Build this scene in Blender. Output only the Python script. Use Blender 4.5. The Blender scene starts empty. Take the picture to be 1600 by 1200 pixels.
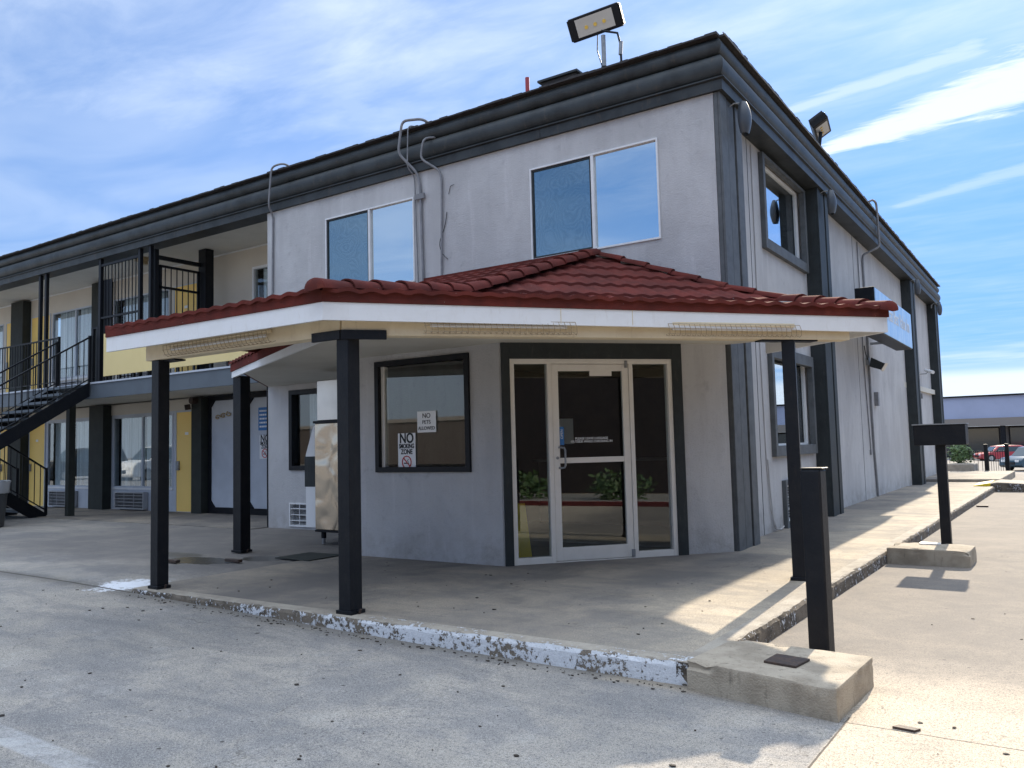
import bpy, bmesh, math, random
from mathutils import Matrix, Vector, noise
random.seed(7)
R = math.radians
sc = bpy.context.scene
COL = sc.collection
# ------------------------------------------------------------------ camera
cam = bpy.data.cameras.new("Camera"); camo = bpy.data.objects.new("Camera", cam); COL.objects.link(camo)
cr, cu, cf = Vector((0.823, 0.567, -0.0251)), Vector((0.0629, -0.0472, 0.9969)), Vector((-0.5645, 0.8221, 0.0742))
YAW, PIT, ROL = -0.60164884, 0.0742319662, -0.0251541223
cf = Vector((math.sin(YAW)*math.cos(PIT), math.cos(YAW)*math.cos(PIT), math.sin(PIT)))
r0 = cf.cross(Vector((0, 0, 1))).normalized(); u0 = r0.cross(cf)
cr = r0*math.cos(ROL)+u0*math.sin(ROL); cu = -r0*math.sin(ROL)+u0*math.cos(ROL)
m = Matrix((cr, cu, -cf)).transposed().to_4x4(); m.translation = Vector((3.358, -9.435, 1.275))
camo.matrix_world = m
cam.sensor_width = 36; cam.sensor_fit = 'HORIZONTAL'; cam.lens = 36*1299.6/1600; cam.clip_start = .05; cam.clip_end = 2000
sc.camera = camo
# ------------------------------------------------------------------ world + sun
SUNDIR = Vector((-.115, 1.65, 1.0)).normalized()       # towards the sun
el = math.asin(SUNDIR.z); az = math.atan2(SUNDIR.x, SUNDIR.y)
W = bpy.data.worlds.new("World"); sc.world = W; W.use_nodes = True
wt = W.node_tree; wt.nodes.clear()
class NT:
    def __init__(s, t): s.t = t
    def new(s, typ, **kw):
        n = s.t.nodes.new(typ)
        for k, v in kw.items(): setattr(n, k, v)
        return n
    def put(s, sock, v):
        if isinstance(v, bpy.types.NodeSocket): s.t.links.new(v, sock)
        elif v is not None: sock.default_value = v
    def m(s, op, a, b=None, c=None, clamp=False):
        n = s.new('ShaderNodeMath', operation=op, use_clamp=clamp)
        s.put(n.inputs[0], a); s.put(n.inputs[1], b); s.put(n.inputs[2], c); return n.outputs[0]
    def noise(s, vec, scale, detail=4, rough=.55, dist=0.):
        n = s.new('ShaderNodeTexNoise'); s.put(n.inputs['Vector'], vec)
        n.inputs['Scale'].default_value = scale; n.inputs['Detail'].default_value = detail
        n.inputs['Roughness'].default_value = rough; n.inputs['Distortion'].default_value = dist
        return n.outputs['Fac']
    def ss(s, v, a, b):
        n = s.new('ShaderNodeMapRange', interpolation_type='SMOOTHSTEP'); s.put(n.inputs[0], v)
        s.put(n.inputs[1], a); s.put(n.inputs[2], b); return n.outputs[0]
    def mix(s, f, a, b):
        n = s.new('ShaderNodeMix', data_type='RGBA'); s.put(n.inputs[0], f)
        s.put(n.inputs[6], a if isinstance(a, bpy.types.NodeSocket) else (*a, 1)); s.put(n.inputs[7], b if isinstance(b, bpy.types.NodeSocket) else (*b, 1))
        return n.outputs[2]
    def mapping(s, vec, scale=(1, 1, 1), rot=(0, 0, 0)):
        n = s.new('ShaderNodeMapping'); s.put(n.inputs[0], vec); n.inputs['Scale'].default_value = scale; n.inputs['Rotation'].default_value = rot
        return n.outputs[0]
    def xyz(s, vec):
        n = s.new('ShaderNodeSeparateXYZ'); s.put(n.inputs[0], vec); return n.outputs
    def comb(s, x, y, z):
        n = s.new('ShaderNodeCombineXYZ'); s.put(n.inputs[0], x); s.put(n.inputs[1], y); s.put(n.inputs[2], z); return n.outputs[0]
    def seg(s, px, py, a, b, w0, w1, soft, nz):
        dx, dy = b[0]-a[0], b[1]-a[1]; L = dx*dx+dy*dy
        ux = s.m('SUBTRACT', px, a[0]); uy = s.m('SUBTRACT', py, a[1])
        t = s.m('DIVIDE', s.m('ADD', s.m('MULTIPLY', ux, dx), s.m('MULTIPLY', uy, dy)), L, clamp=True)
        ex = s.m('SUBTRACT', ux, s.m('MULTIPLY', t, dx)); ey = s.m('SUBTRACT', uy, s.m('MULTIPLY', t, dy))
        d = s.m('SQRT', s.m('ADD', s.m('MULTIPLY', ex, ex), s.m('MULTIPLY', ey, ey)))
        w = s.m('MULTIPLY_ADD', t, w1-w0, w0)
        q = s.m('DIVIDE', d, w)
        q = s.m('ADD', q, nz)
        return s.ss(q, 1+soft, 1-soft)
n = NT(wt)
sky = n.new('ShaderNodeTexSky', sky_type='NISHITA'); sky.sun_disc = False
sky.sun_elevation = el; sky.sun_rotation = az; sky.air_density = 1.3; sky.dust_density = .6; sky.ozone_density = 1.6
geo = n.new('ShaderNodeNewGeometry')
tc = n.new('ShaderNodeTexCoord')
X, Y, Z = n.xyz(tc.outputs['Generated'])
zc = n.m('MAXIMUM', Z, .02)
px = n.m('DIVIDE', X, zc); py = n.m('DIVIDE', Y, zc)
pv = n.comb(px, py, 0.)
nz_f = n.m('MULTIPLY_ADD', n.noise(n.mapping(pv, (2.2, 7, 1), (0, 0, R(-12))), 2.2, 7, .62, .4), 2.6, -1.35)
nz_c = n.noise(n.mapping(pv, (1.0, 1.7, 1), (0, 0, R(24))), 1.1, 4, .5, .5)
nz_w = n.noise(n.mapping(pv, (1.0, 2.2, 1), (0, 0, R(18))), 2.2, 9, .60, .35)
s1 = n.m('MULTIPLY', n.seg(px, py, (-.80, 3.02), (.05, 2.70), .035, .21, .55, nz_f), .97)
s2 = n.m('MULTIPLY', n.seg(px, py, (-.78, 2.56), (-.2, 2.42), .035, .06, .8, nz_f), .55)
s3 = n.m('MULTIPLY', n.seg(px, py, (-1.66, 1.5), (-1.74, 1.86), .05, .09, .9, nz_f), .35)
s4 = n.m('MULTIPLY', n.seg(px, py, (-.6, 3.9), (.1, 3.55), .04, .10, .9, nz_f), .35)
plen = n.m('SQRT', n.m('ADD', n.m('MULTIPLY', px, px), n.m('MULTIPLY', py, py)))
near = n.ss(plen, 3.6, 1.7)
wis = n.ss(n.m('MULTIPLY_ADD', nz_w, .6, n.m('MULTIPLY', nz_c, .5)), .34, .90)
veil = n.m('MULTIPLY_ADD', wis, n.m('MULTIPLY_ADD', near, .42, .22), n.m('MULTIPLY', near, .20))
left = n.m('MULTIPLY_ADD', n.ss(px, -1.0, -2.4), n.m('MULTIPLY_ADD', n.ss(nz_c, .25, .75), .22, .12), 0.)
veil = n.m('MAXIMUM', veil, left)
low = n.m('MULTIPLY', n.m('MULTIPLY', n.ss(Z, .26, .06), n.ss(Y, .15, -.3)), .85)  # bright low cloud behind the camera, added unseen to lift the shade
over = n.m('MULTIPLY', n.ss(Z, .52, .72), .60)  # overhead cloud out of view, added to brighten shaded surfaces
hz_n = n.noise(n.mapping(tc.outputs['Generated'], (2.5, 2.5, 42)), 1.6, 5, .5)
hz = n.m('MULTIPLY', n.ss(n.m('MULTIPLY_ADD', hz_n, .09, Z), .155, .105), .95)
gap = n.ss(n.m('ABSOLUTE', n.m('SUBTRACT', Z, n.m('MULTIPLY_ADD', hz_n, .03, .055))), .0, .012)
hz = n.m('MULTIPLY', hz, n.m('MULTIPLY_ADD', gap, .6, .4))
hz = n.m('MULTIPLY', hz, n.ss(Y, -.2, .6))
cl = n.m('MAXIMUM', n.m('MAXIMUM', s1, s2), n.m('MAXIMUM', s3, n.m('MAXIMUM', s4, n.m('MAXIMUM', n.m('MAXIMUM', n.m('MAXIMUM', veil, low), over), hz))))
cl = n.m('MAXIMUM', cl, n.m('MULTIPLY', n.ss(Z, .035, .0), .8))
skyc = n.new('ShaderNodeHueSaturation'); n.put(skyc.inputs['Color'], sky.outputs[0]); skyc.inputs['Saturation'].default_value = 1.0; skyc.inputs['Value'].default_value = 1.0
CLOUD = 4.15
vm = lambda op, a, b_: (lambda q: (n.put(q.inputs[0], a), n.put(q.inputs[1], b_), q.outputs[0])[2])(n.new('ShaderNodeVectorMath', operation=op))
den = vm('ADD', vm('MULTIPLY', skyc.outputs[0], (.30, .185, .075)), (1, 1, 1))       # soft shoulder on the glare round the sun
skyv = vm('MULTIPLY', vm('DIVIDE', skyc.outputs[0], den), (.40, .59, .77))
lum = n.m('MULTIPLY_ADD', n.ss(Z, .52, .75), 1.9, 1.)  # unseen overhead cloud made extra bright as fill light
colr = n.mix(cl, skyv, vm('MULTIPLY', n.comb(lum, lum, lum), (CLOUD*.86, CLOUD*.97, CLOUD*1.12)))
bg = n.new('ShaderNodeBackground'); n.put(bg.inputs['Color'], colr); bg.inputs['Strength'].default_value = .15
wo = n.new('ShaderNodeOutputWorld'); wt.links.new(bg.outputs[0], wo.inputs[0])
sl = bpy.data.lights.new("sun", 'SUN'); sl.energy = 4.5; sl.angle = R(.55); sl.color = (1, .88, .70)
so = bpy.data.objects.new("sun", sl); COL.objects.link(so); so.rotation_euler = SUNDIR.to_track_quat('Z', 'Y').to_euler(); so.location = (0, 0, 30)
sc.view_settings.view_transform = 'Standard'; sc.view_settings.look = 'None'; sc.view_settings.exposure = 0.90; sc.view_settings.gamma = 1
sc.render.engine = 'CYCLES'
# ------------------------------------------------------------------ materials
def mat(name, col, rough=.8, metal=0., var=0., vs=3., bump=0., bs=60., spec=.5, col2=None, vz=1., grime=None, coat=0.):
    m = bpy.data.materials.new(name); m.use_nodes = True; t = NT(m.node_tree); b = m.node_tree.nodes['Principled BSDF']
    g = t.new('ShaderNodeNewGeometry'); P = g.outputs['Position']
    c2 = col2 or tuple(c*.6 for c in col)
    if var > 0:
        nn = t.noise(t.mapping(P, (1, 1, vz)), vs, 6, .62)
        c = t.mix(t.m('MULTIPLY', t.ss(nn, .38, .68), var), col, c2)
        if grime:
            g2 = t.noise(t.mapping(P, (1, 1, .25)), vs*5, 5, .7)
            c = t.mix(t.m('MULTIPLY', t.ss(g2, .55, .72), grime[1]), c, grime[0])
        t.put(b.inputs['Base Color'], c)
    else: b.inputs['Base Color'].default_value = (*col, 1)
    b.inputs['Roughness'].default_value = rough; b.inputs['Metallic'].default_value = metal
    b.inputs['Specular IOR Level'].default_value = spec; b.inputs['Coat Weight'].default_value = coat
    if bump > 0:
        bn = t.new('ShaderNodeBump'); bn.inputs['Strength'].default_value = bump; bn.inputs['Distance'].default_value = .01
        t.put(bn.inputs['Height'], t.noise(P, bs, 5, .6)); t.put(b.inputs['Normal'], bn.outputs[0])
    return m
M = {}
def stuccomat():
    m = bpy.data.materials.new('grey_painted_stucco'); m.use_nodes = True; t = NT(m.node_tree); b = m.node_tree.nodes['Principled BSDF']
    P = t.new('ShaderNodeNewGeometry').outputs['Position']; x, y, z = t.xyz(P)
    big = t.noise(t.mapping(P, (1, 1, .7)), .9, 6, .6, .4); streak = t.noise(t.mapping(P, (1, 1, .09)), 5.5, 6, .65); mid = t.noise(P, 5, 6, .7); f = t.noise(P, 55, 4, .75); g = t.noise(P, 150, 2, .8)
    c = t.mix(t.ss(big, .35, .65), (.545, .537, .535), (.455, .447, .447))
    c = t.mix(t.m('MULTIPLY', t.ss(streak, .50, .74), .32), c, (.39, .375, .38))
    c = t.mix(t.m('MULTIPLY', t.ss(streak, .46, .30), .30), c, (.68, .66, .665))
    c = t.mix(t.m('MULTIPLY', t.ss(mid, .56, .72), .45), c, (.33, .32, .33))
    c = t.mix(t.m('MULTIPLY', t.ss(f, .56, .72), .35), c, (.27, .26, .265))
    c = t.mix(t.m('MULTIPLY', t.m('MULTIPLY', t.ss(z, .45, .0), t.ss(mid, .35, .65)), .5), c, (.30, .27, .24))
    t.put(b.inputs['Base Color'], c); b.inputs['Roughness'].default_value = .92; b.inputs['Specular IOR Level'].default_value = .15
    bn = t.new('ShaderNodeBump'); bn.inputs['Strength'].default_value = .75; bn.inputs['Distance'].default_value = .012
    t.put(bn.inputs['Height'], t.m('ADD', t.m('MULTIPLY', mid, 1.6), t.m('ADD', f, t.m('MULTIPLY', g, .6)))); t.put(b.inputs['Normal'], bn.outputs[0]); return m
M['stucco'] = stuccomat()
M['stucco_side'] = M['stucco']
M['trim'] = mat('charcoal_trim', (.030, .036, .038), .6, var=.8, vs=5, bump=.25, bs=45, col2=(.022, .026, .027), grime=((.09, .085, .08), .3), spec=.3)
M['trimgrey'] = mat('grey_trim_board', (.105, .112, .118), .6, var=.6, vs=6, bump=.4, bs=80, col2=(.06, .065, .066), spec=.3)
M['cornice'] = mat('weathered_cornice', (.040, .046, .049), .5, var=.9, vs=2.2, bump=.2, bs=30, col2=(.019, .022, .023), grime=((.075, .062, .05), .6), spec=.3)
M['post'] = mat('black_post_paint', (.006, .0075, .011), .45, var=.6, vs=7, bump=.25, bs=35, col2=(.013, .014, .016), spec=.22, grime=((.05, .035, .028), .22))
M['iron'] = mat('black_iron', (.008, .009, .012), .5, spec=.25)
M['yellow'] = mat('yellow_door_paint', (.95, .64, .18), .6, var=.3, vs=2, col2=(.86, .56, .15))
M['cream'] = mat('cream_panel', (.80, .63, .29), .7, var=.3, vs=2, col2=(.72, .55, .24))
M['beam'] = mat('cream_beam', (.74, .63, .44), .65, var=.5, vs=4, col2=(.60, .48, .31), bump=.1, bs=30, grime=((.40, .31, .2), .3))
M['white'] = mat('white_fascia_paint', (.80, .80, .80), .55, var=.25, vs=5, col2=(.68, .66, .62), bump=.06, bs=20, grime=((.5, .45, .38), .18))
M['whitealu'] = mat('white_window_frame', (.72, .72, .72), .4, var=.2, vs=6)
M['alu'] = mat('anodised_aluminium', (.80, .76, .70), .42, metal=.12, var=.3, vs=8, col2=(.66, .62, .56))
M['galv'] = mat('galvanised_conduit', (.30, .31, .32), .5, metal=.4, var=.6, vs=12)
M['greypipe'] = mat('grey_painted_conduit', (.23, .23, .24), .6, var=.6, vs=9)
M['soffit'] = mat('soffit_board', (.62, .59, .52), .8, var=.5, vs=1.2, col2=(.50, .47, .40))
M['deckgrey'] = mat('bluegrey_deck_fascia', (.105, .125, .145), .6, var=.4, vs=2.5, col2=(.075, .09, .105))
M['wingwall'] = mat('beige_wing_wall', (.60, .55, .47), .85, var=.4, vs=1.3, bump=.3, col2=(.52, .47, .40))
M['panelgrey'] = mat('pale_grey_panel', (.52, .55, .60), .8, var=.3, vs=2, bump=.2)
M['olive'] = mat('olive_charcoal_column', (.034, .038, .034), .7, var=.5, vs=4, bump=.2, spec=.25)
M['curtain'] = mat('pale_curtain_cloth', (.93, .94, .95), .9, var=.9, vs=13, col2=(.42, .45, .48), vz=.02)  # vertical stripes paint in the light and dark of the folds
M['dark'] = mat('dark_interior', (.02, .019, .018), .9)
M['lobbywall'] = mat('brown_lobby_panelling', (.10, .06, .045), .6, var=.5, vs=3)
M['lobbyfloor'] = mat('lobby_tile_floor', (.22, .18, .14), .35, var=.4, vs=5)
M['grille'] = mat('grey_vent_grille', (.36, .36, .37), .5)
M['black'] = mat('matt_black', (.010, .010, .012), .6)
M['steel'] = mat('stainless_steel', (.62, .60, .57), .35, metal=1., var=.3, vs=2)
M['inkblack'] = mat('black_lettering', (.01, .01, .012), .6)
M['signwhite'] = mat('white_sign_face', (.78, .78, .78), .5)
M['signblue'] = mat('blue_sign_face', (.03, .16, .42), .5)
M['signred'] = mat('red_sign_ink', (.55, .02, .03), .5)
M['bin'] = mat('grey_plastic_bin', (.045, .05, .055), .5, var=.3, vs=6)
M['liner'] = mat('clear_bin_liner', (.35, .36, .38), .3)
M['rust'] = mat('rusty_iron_plate', (.035, .024, .02), .7, var=.7, vs=20, bump=.5, col2=(.09, .05, .03))
M['shingle'] = mat('dark_roof_shingle', (.045, .042, .042), .9, var=.6, vs=20, bump=.6)
M['ledface'] = mat('lamp_reflector', (.50, .49, .47), .3, metal=.3)
M['ledyellow'] = mat('yellow_led_chip', (.85, .55, .10), .5)
M['redpipe'] = mat('red_pipe', (.35, .04, .05), .5)
M['sage'] = mat('grey_sconce_enamel', (.055, .063, .075), .4)
M['shrub'] = mat('shrub_leaf', (.05, .10, .03), .6, var=.8, vs=9, col2=(.10, .16, .05))
M['brick'] = mat('brown_brick', (.085, .066, .058), .9, var=.5, vs=6)
M['redkerb'] = mat('red_kerb_paint', (.26, .05, .045), .8, var=.6, vs=4)
M['stone'] = mat('rough_planter_stone', (.30, .28, .25), .9, var=.7, vs=4, bump=.6, bs=20)
M['storeblue'] = mat('lavender_blue_storefront_band', (.36, .40, .54), .6, var=.2, vs=.5)
M['storetan'] = mat('tan_storefront_band', (.24, .21, .185), .8)
M['litter'] = mat('dark_leaf_bits', (.035, .028, .022), .9, var=.6, vs=15, col2=(.08, .055, .035))
M['carred'] = mat('red_car_paint', (.42, .03, .03), .3, coat=.5)
M['carblue'] = mat('dark_teal_car_paint', (.02, .05, .07), .25, coat=.6)
M['carglass'] = mat('car_glass', (.05, .07, .08), .08)
M['tyre'] = mat('tyre_rubber', (.02, .02, .02), .8)
M['chrome'] = mat('wheel_alloy', (.5, .5, .5), .3, metal=.8)
M['wetyellow'] = mat('yellow_plastic', (.75, .55, .02), .4)
M['ceram'] = mat('gilt_ornament', (.45, .36, .22), .5, metal=.5)
def conc(name, kind='lot'):
    m = bpy.data.materials.new(name); m.use_nodes = True; t = NT(m.node_tree); b = m.node_tree.nodes['Principled BSDF']
    P = t.new('ShaderNodeNewGeometry').outputs['Position']; x, y, z = t.xyz(P)
    big = t.noise(P, .45, 5, .6, .3); mid = t.noise(P, 2.3, 7, .68); fine = t.noise(P, 38, 4, .7); grit = t.noise(P, 170, 2, .8)
    c = t.mix(t.ss(big, .34, .68), (.52, .43, .315), (.385, .325, .245))
    rough = t.noise(P, 1.0, 10, .78, .3); drag = t.noise(t.mapping(P, (.35, 1.6, 1), (0, 0, R(8))), 1.5, 9, .72, .6); spk = t.noise(P, 75, 3, .75)
    c = t.mix(t.m('MULTIPLY', t.ss(rough, .43, .60), .70), c, (.235, .215, .19))
    c = t.mix(t.m('MULTIPLY', t.ss(drag, .46, .64), .62), c, (.21, .19, .165))
    shaded = t.m('MAXIMUM', t.m('MULTIPLY', t.ss(x, 2.30, 2.27), t.ss(y, -4.9, -5.0)), t.ss(x, 1.0, .8))  # part of the lot in shade; mask for painting that shade in
    if kind == 'lot': c = t.mix(t.m('MULTIPLY_ADD', shaded, -.66, .66), c, (.575, .475, .36))  # sunlit lot mixed paler and warmer: sunlight put into the colour
    c = t.mix(t.m('MULTIPLY', t.ss(mid, .50, .70), .45), c, (.25, .225, .19))
    c = t.mix(t.m('MULTIPLY', t.ss(mid, .47, .30), .35), c, (.56, .49, .39))
    c = t.mix(t.m('MULTIPLY', t.ss(fine, .54, .66), .35), c, (.20, .178, .15))
    c = t.mix(t.m('MULTIPLY', t.ss(spk, .54, .62), .7), c, (.13, .116, .10))
    c = t.mix(t.m('MULTIPLY', t.ss(spk, .42, .32), .45), c, (.62, .55, .45))
    c = t.mix(t.m('MULTIPLY', t.ss(grit, .52, .62), .7), c, (.11, .098, .085))
    c = t.mix(t.m('MULTIPLY', t.ss(grit, .44, .34), .5), c, (.68, .60, .49))
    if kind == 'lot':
        tint = t.new('ShaderNodeVectorMath', operation='MULTIPLY'); t.put(tint.inputs[0], c); tint.inputs[1].default_value = (.84, .90, 1.02)  # cool grey of the shade painted into the concrete colour
        c = t.mix(shaded, c, tint.outputs[0])
        # grime gathered along the foot of the kerb
        kd = t.ss(t.m('MULTIPLY_ADD', mid, .5, t.m('ABSOLUTE', t.m('ADD', y, 4.86))), .48, .24)
        c = t.mix(t.m('MULTIPLY', t.m('MULTIPLY', kd, t.ss(x, 2.4, 2.2)), .55), c, (.10, .09, .075))
    # scattered old gum and oil spots
    for sc_, th, st in ((2.1, .020, .95), (5.5, .035, .85), (13., .06, .6)):
        v = t.new('ShaderNodeTexVoronoi', feature='F1'); t.put(v.inputs['Vector'], t.mapping(P, (1, 1, 0))); v.inputs['Scale'].default_value = sc_
        rnd = t.xyz(v.outputs['Color'])[0]
        r = t.m('MULTIPLY', rnd, th*2)
        d = t.m('ADD', v.outputs['Distance'], t.m('MULTIPLY_ADD', fine, .12, -.06))
        mk = t.m('MULTIPLY', t.ss(t.m('SUBTRACT', d, r), .012, -.012), t.m('GREATER_THAN', rnd, .55))
        c = t.mix(t.m('MULTIPLY', mk, st), c, (.045, .04, .036))
    # hairline cracks
    w = t.new('ShaderNodeTexVoronoi', feature='DISTANCE_TO_EDGE'); w.inputs['Scale'].default_value = .33
    vv = t.new('ShaderNodeVectorMath', operation='ADD'); t.put(vv.inputs[0], t.mapping(P, (1, 1, 0)))
    wob = t.new('ShaderNodeTexNoise'); t.put(wob.inputs['Vector'], P); wob.inputs['Scale'].default_value = 1.6; wob.inputs['Detail'].default_value = 6
    t.put(vv.inputs[1], wob.outputs['Color']); t.put(w.inputs['Vector'], vv.outputs[0])
    crk = t.m('MULTIPLY', t.ss(w.outputs['Distance'], .0022, .0005), t.ss(big, .52, .58))
    def line(v, p, wd): return t.ss(t.m('ABSOLUTE', t.m('SUBTRACT', t.m('MULTIPLY_ADD', mid, .02, v), p+.01)), wd, wd*.5)
    def box(a, b_, v): return t.m('MULTIPLY', t.m('GREATER_THAN', v, a), t.m('LESS_THAN', v, b_))
    if kind == 'lot':
        j = t.m('MULTIPLY', line(x, 2.29, .006), box(-40, -4.95, y))
        j = t.m('MAXIMUM', j, t.m('MULTIPLY', line(y, -5.04, .006), t.m('GREATER_THAN', x, 2.2)))
        j = t.m('MAXIMUM', j, t.m('MULTIPLY', line(y, 4.9, .012), t.m('GREATER_THAN', x, 1.4)))
        j = t.m('MAXIMUM', j, t.m('MULTIPLY', line(y, -4.84, .02), t.m('LESS_THAN', x, -4.3)))
        j = t.m('MAXIMUM', j, t.m('MULTIPLY', line(x, -12.4, .012), t.m('LESS_THAN', y, 0)))
        # worn white stall line and chalky spill
        st = t.m('MULTIPLY', t.ss(t.m('ABSOLUTE', t.m('SUBTRACT', y, -7.37)), .085, .06), t.m('LESS_THAN', x, -.1))
        st = t.m('MULTIPLY', st, t.ss(t.m('ADD', t.m('MULTIPLY', fine, .5), t.m('MULTIPLY', mid, .6)), .40, .56))
        c = t.mix(t.m('MULTIPLY', t.m('MULTIPLY', st, t.ss(rough, .62, .42)), .42), c, (.55, .56, .57))
        dx = t.m('MULTIPLY', t.m('ADD', x, 4.72), 1.9); dy = t.m('MULTIPLY', t.m('ADD', y, 4.62), 1.7)
        rr = t.m('SQRT', t.m('ADD', t.m('MULTIPLY', dx, dx), t.m('MULTIPLY', dy, dy)))
        rr = t.m('ADD', rr, t.m('MULTIPLY_ADD', t.noise(P, 9, 8, .85), 2.6, -1.25))
        c = t.mix(t.m('MULTIPLY', t.ss(rr, .66, .40), .9), c, (.78, .79, .82))
        # lot darker behind the front seam
        c = t.mix(t.m('MULTIPLY', t.m('MULTIPLY', t.ss(t.m('MULTIPLY_ADD', mid, 1.2, y), -4.2, -2.6), t.ss(x, -14.2, -8.5)), t.m('MULTIPLY_ADD', rough, .7, .40)), c, (.125, .113, .105))
    else:
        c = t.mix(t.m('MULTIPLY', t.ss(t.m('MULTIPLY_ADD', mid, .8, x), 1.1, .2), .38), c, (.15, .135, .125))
        j = t.m('MULTIPLY', line(y, 2.42, .009), t.m('GREATER_THAN', x, -.3))
        j = t.m('MAXIMUM', j, t.m('MULTIPLY', line(y, 9.0, .009), t.m('GREATER_THAN', x, -.3)))
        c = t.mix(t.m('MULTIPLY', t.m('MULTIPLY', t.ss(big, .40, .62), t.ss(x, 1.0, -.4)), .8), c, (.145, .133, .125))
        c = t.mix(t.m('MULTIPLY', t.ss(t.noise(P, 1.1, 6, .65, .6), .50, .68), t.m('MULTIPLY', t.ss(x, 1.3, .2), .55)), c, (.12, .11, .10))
    c = t.mix(t.m('MULTIPLY', j, .85), c, (.06, .05, .04)); c = t.mix(t.m('MULTIPLY', crk, .6), c, (.09, .08, .065))
    # puddles
    wet = None
    for (cx, cy, rx, ry, th) in ((-5.55, -3.2, .55, .28, .85), (-4.95, -2.75, .35, .2, .8), (-4.5, -2.45, .35, .16, .8), (-6.3, -3.0, .5, .2, .6)):
        ax = t.m('DIVIDE', t.m('SUBTRACT', x, cx), rx); ay = t.m('DIVIDE', t.m('SUBTRACT', y, cy), ry)
        q = t.m('SQRT', t.m('ADD', t.m('MULTIPLY', ax, ax), t.m('MULTIPLY', ay, ay)))
        q = t.ss(t.m('ADD', q, t.m('MULTIPLY_ADD', mid, 1.6, -.8)), 1.1, .9)
        q = t.m('MULTIPLY', q, th); wet = q if wet is None else t.m('MAXIMUM', wet, q)
    c = t.mix(wet, c, (.06, .055, .045))
    t.put(b.inputs['Base Color'], c)
    t.put(b.inputs['Roughness'], t.m('MULTIPLY_ADD', wet, -.75, .9)); b.inputs['Specular IOR Level'].default_value = .3
    bn = t.new('ShaderNodeBump'); bn.inputs['Strength'].default_value = .55; bn.inputs['Distance'].default_value = .006
    h = t.m('ADD', t.m('MULTIPLY', grit, .6), t.m('ADD', fine, t.m('MULTIPLY', j, -3.)))
    t.put(bn.inputs['Height'], t.m('MULTIPLY', h, t.m('SUBTRACT', 1., wet))); t.put(b.inputs['Normal'], bn.outputs[0])
    return m
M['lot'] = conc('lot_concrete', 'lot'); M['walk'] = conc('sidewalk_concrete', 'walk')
def kerbmat(name, white=False):
    m = bpy.data.materials.new(name); m.use_nodes = True; t = NT(m.node_tree); b = m.node_tree.nodes['Principled BSDF']
    G = t.new('ShaderNodeNewGeometry'); P = G.outputs['Position']; x, y, z = t.xyz(P); nz = t.xyz(G.outputs['True Normal'])[2]
    a = t.noise(P, 3.5, 6, .7); f = t.noise(P, 26, 6, .75); g = t.noise(P, 110, 3, .8)
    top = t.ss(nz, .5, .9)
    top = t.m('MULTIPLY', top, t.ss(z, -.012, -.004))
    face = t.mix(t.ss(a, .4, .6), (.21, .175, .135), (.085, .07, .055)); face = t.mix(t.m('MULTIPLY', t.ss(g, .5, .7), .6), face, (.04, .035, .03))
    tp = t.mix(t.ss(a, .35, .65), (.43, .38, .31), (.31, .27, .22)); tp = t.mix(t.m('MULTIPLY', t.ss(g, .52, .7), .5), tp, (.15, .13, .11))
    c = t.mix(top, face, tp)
    q = t.m('ADD', t.m('MULTIPLY', a, .5), t.m('MULTIPLY', f, .65))     # mean about .57
    if white:
        th = t.m('MULTIPLY_ADD', t.ss(x, -4.4, .8), -.115, .640); th = t.m('MULTIPLY_ADD', top, .11, th)
    else:
        th = t.m('MULTIPLY_ADD', top, .2, .645)
    pm = t.ss(t.m('SUBTRACT', t.m('MULTIPLY_ADD', g, .10, t.m('ADD', q, -.05)), th), -.006, .010)
    c = t.mix(t.m('MULTIPLY', pm, .95), c, t.mix(t.ss(g, .3, .7), t.mix(a, (.50, .51, .53), (.70, .71, .73)), (.76, .77, .79)))
    t.put(b.inputs['Base Color'], c); b.inputs['Roughness'].default_value = .85; b.inputs['Specular IOR Level'].default_value = .25
    bn = t.new('ShaderNodeBump'); bn.inputs['Strength'].default_value = .8; bn.inputs['Distance'].default_value = .012
    t.put(bn.inputs['Height'], t.m('ADD', t.m('MULTIPLY', pm, .4), t.m('ADD', f, t.m('MULTIPLY', g, .5)))); t.put(b.inputs['Normal'], bn.outputs[0])
    return m
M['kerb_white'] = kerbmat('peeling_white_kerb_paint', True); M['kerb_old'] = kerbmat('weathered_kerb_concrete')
M['block'] = mat('cast_concrete_block', (.42, .355, .27), .9, var=.8, vs=4, bump=.9, bs=90, col2=(.25, .205, .15), grime=((.09, .075, .055), .6))
def tilemat():
    m = bpy.data.materials.new('red_stone_coated_tile'); m.use_nodes = True; t = NT(m.node_tree); b = m.node_tree.nodes['Principled BSDF']
    P = t.new('ShaderNodeNewGeometry').outputs['Position']
    c = t.mix(t.ss(t.noise(P, 2.4, 5, .6), .35, .65), (.155, .034, .026), (.10, .027, .022))
    c = t.mix(t.m('MULTIPLY', t.ss(t.noise(P, 11, 6, .7), .48, .68), .55), c, (.085, .028, .024)); c = t.mix(t.m('MULTIPLY', t.ss(t.noise(P, 5, 4, .6), .55, .70), .4), c, (.22, .06, .04))
    c = t.mix(t.m('MULTIPLY', t.ss(t.noise(P, 160, 3, .8), .52, .68), .6), c, (.07, .02, .018))
    c = t.mix(t.ss(t.noise(P, 46, 2, .5), .775, .80), c, (.7, .66, .6))
    t.put(b.inputs['Base Color'], c); b.inputs['Roughness'].default_value = .9; b.inputs['Specular IOR Level'].default_value = .12
    bn = t.new('ShaderNodeBump'); bn.inputs['Strength'].default_value = .4; bn.inputs['Distance'].default_value = .004
    t.put(bn.inputs['Height'], t.noise(P, 200, 3, .8)); t.put(b.inputs['Normal'], bn.outputs[0])
    return m
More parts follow.
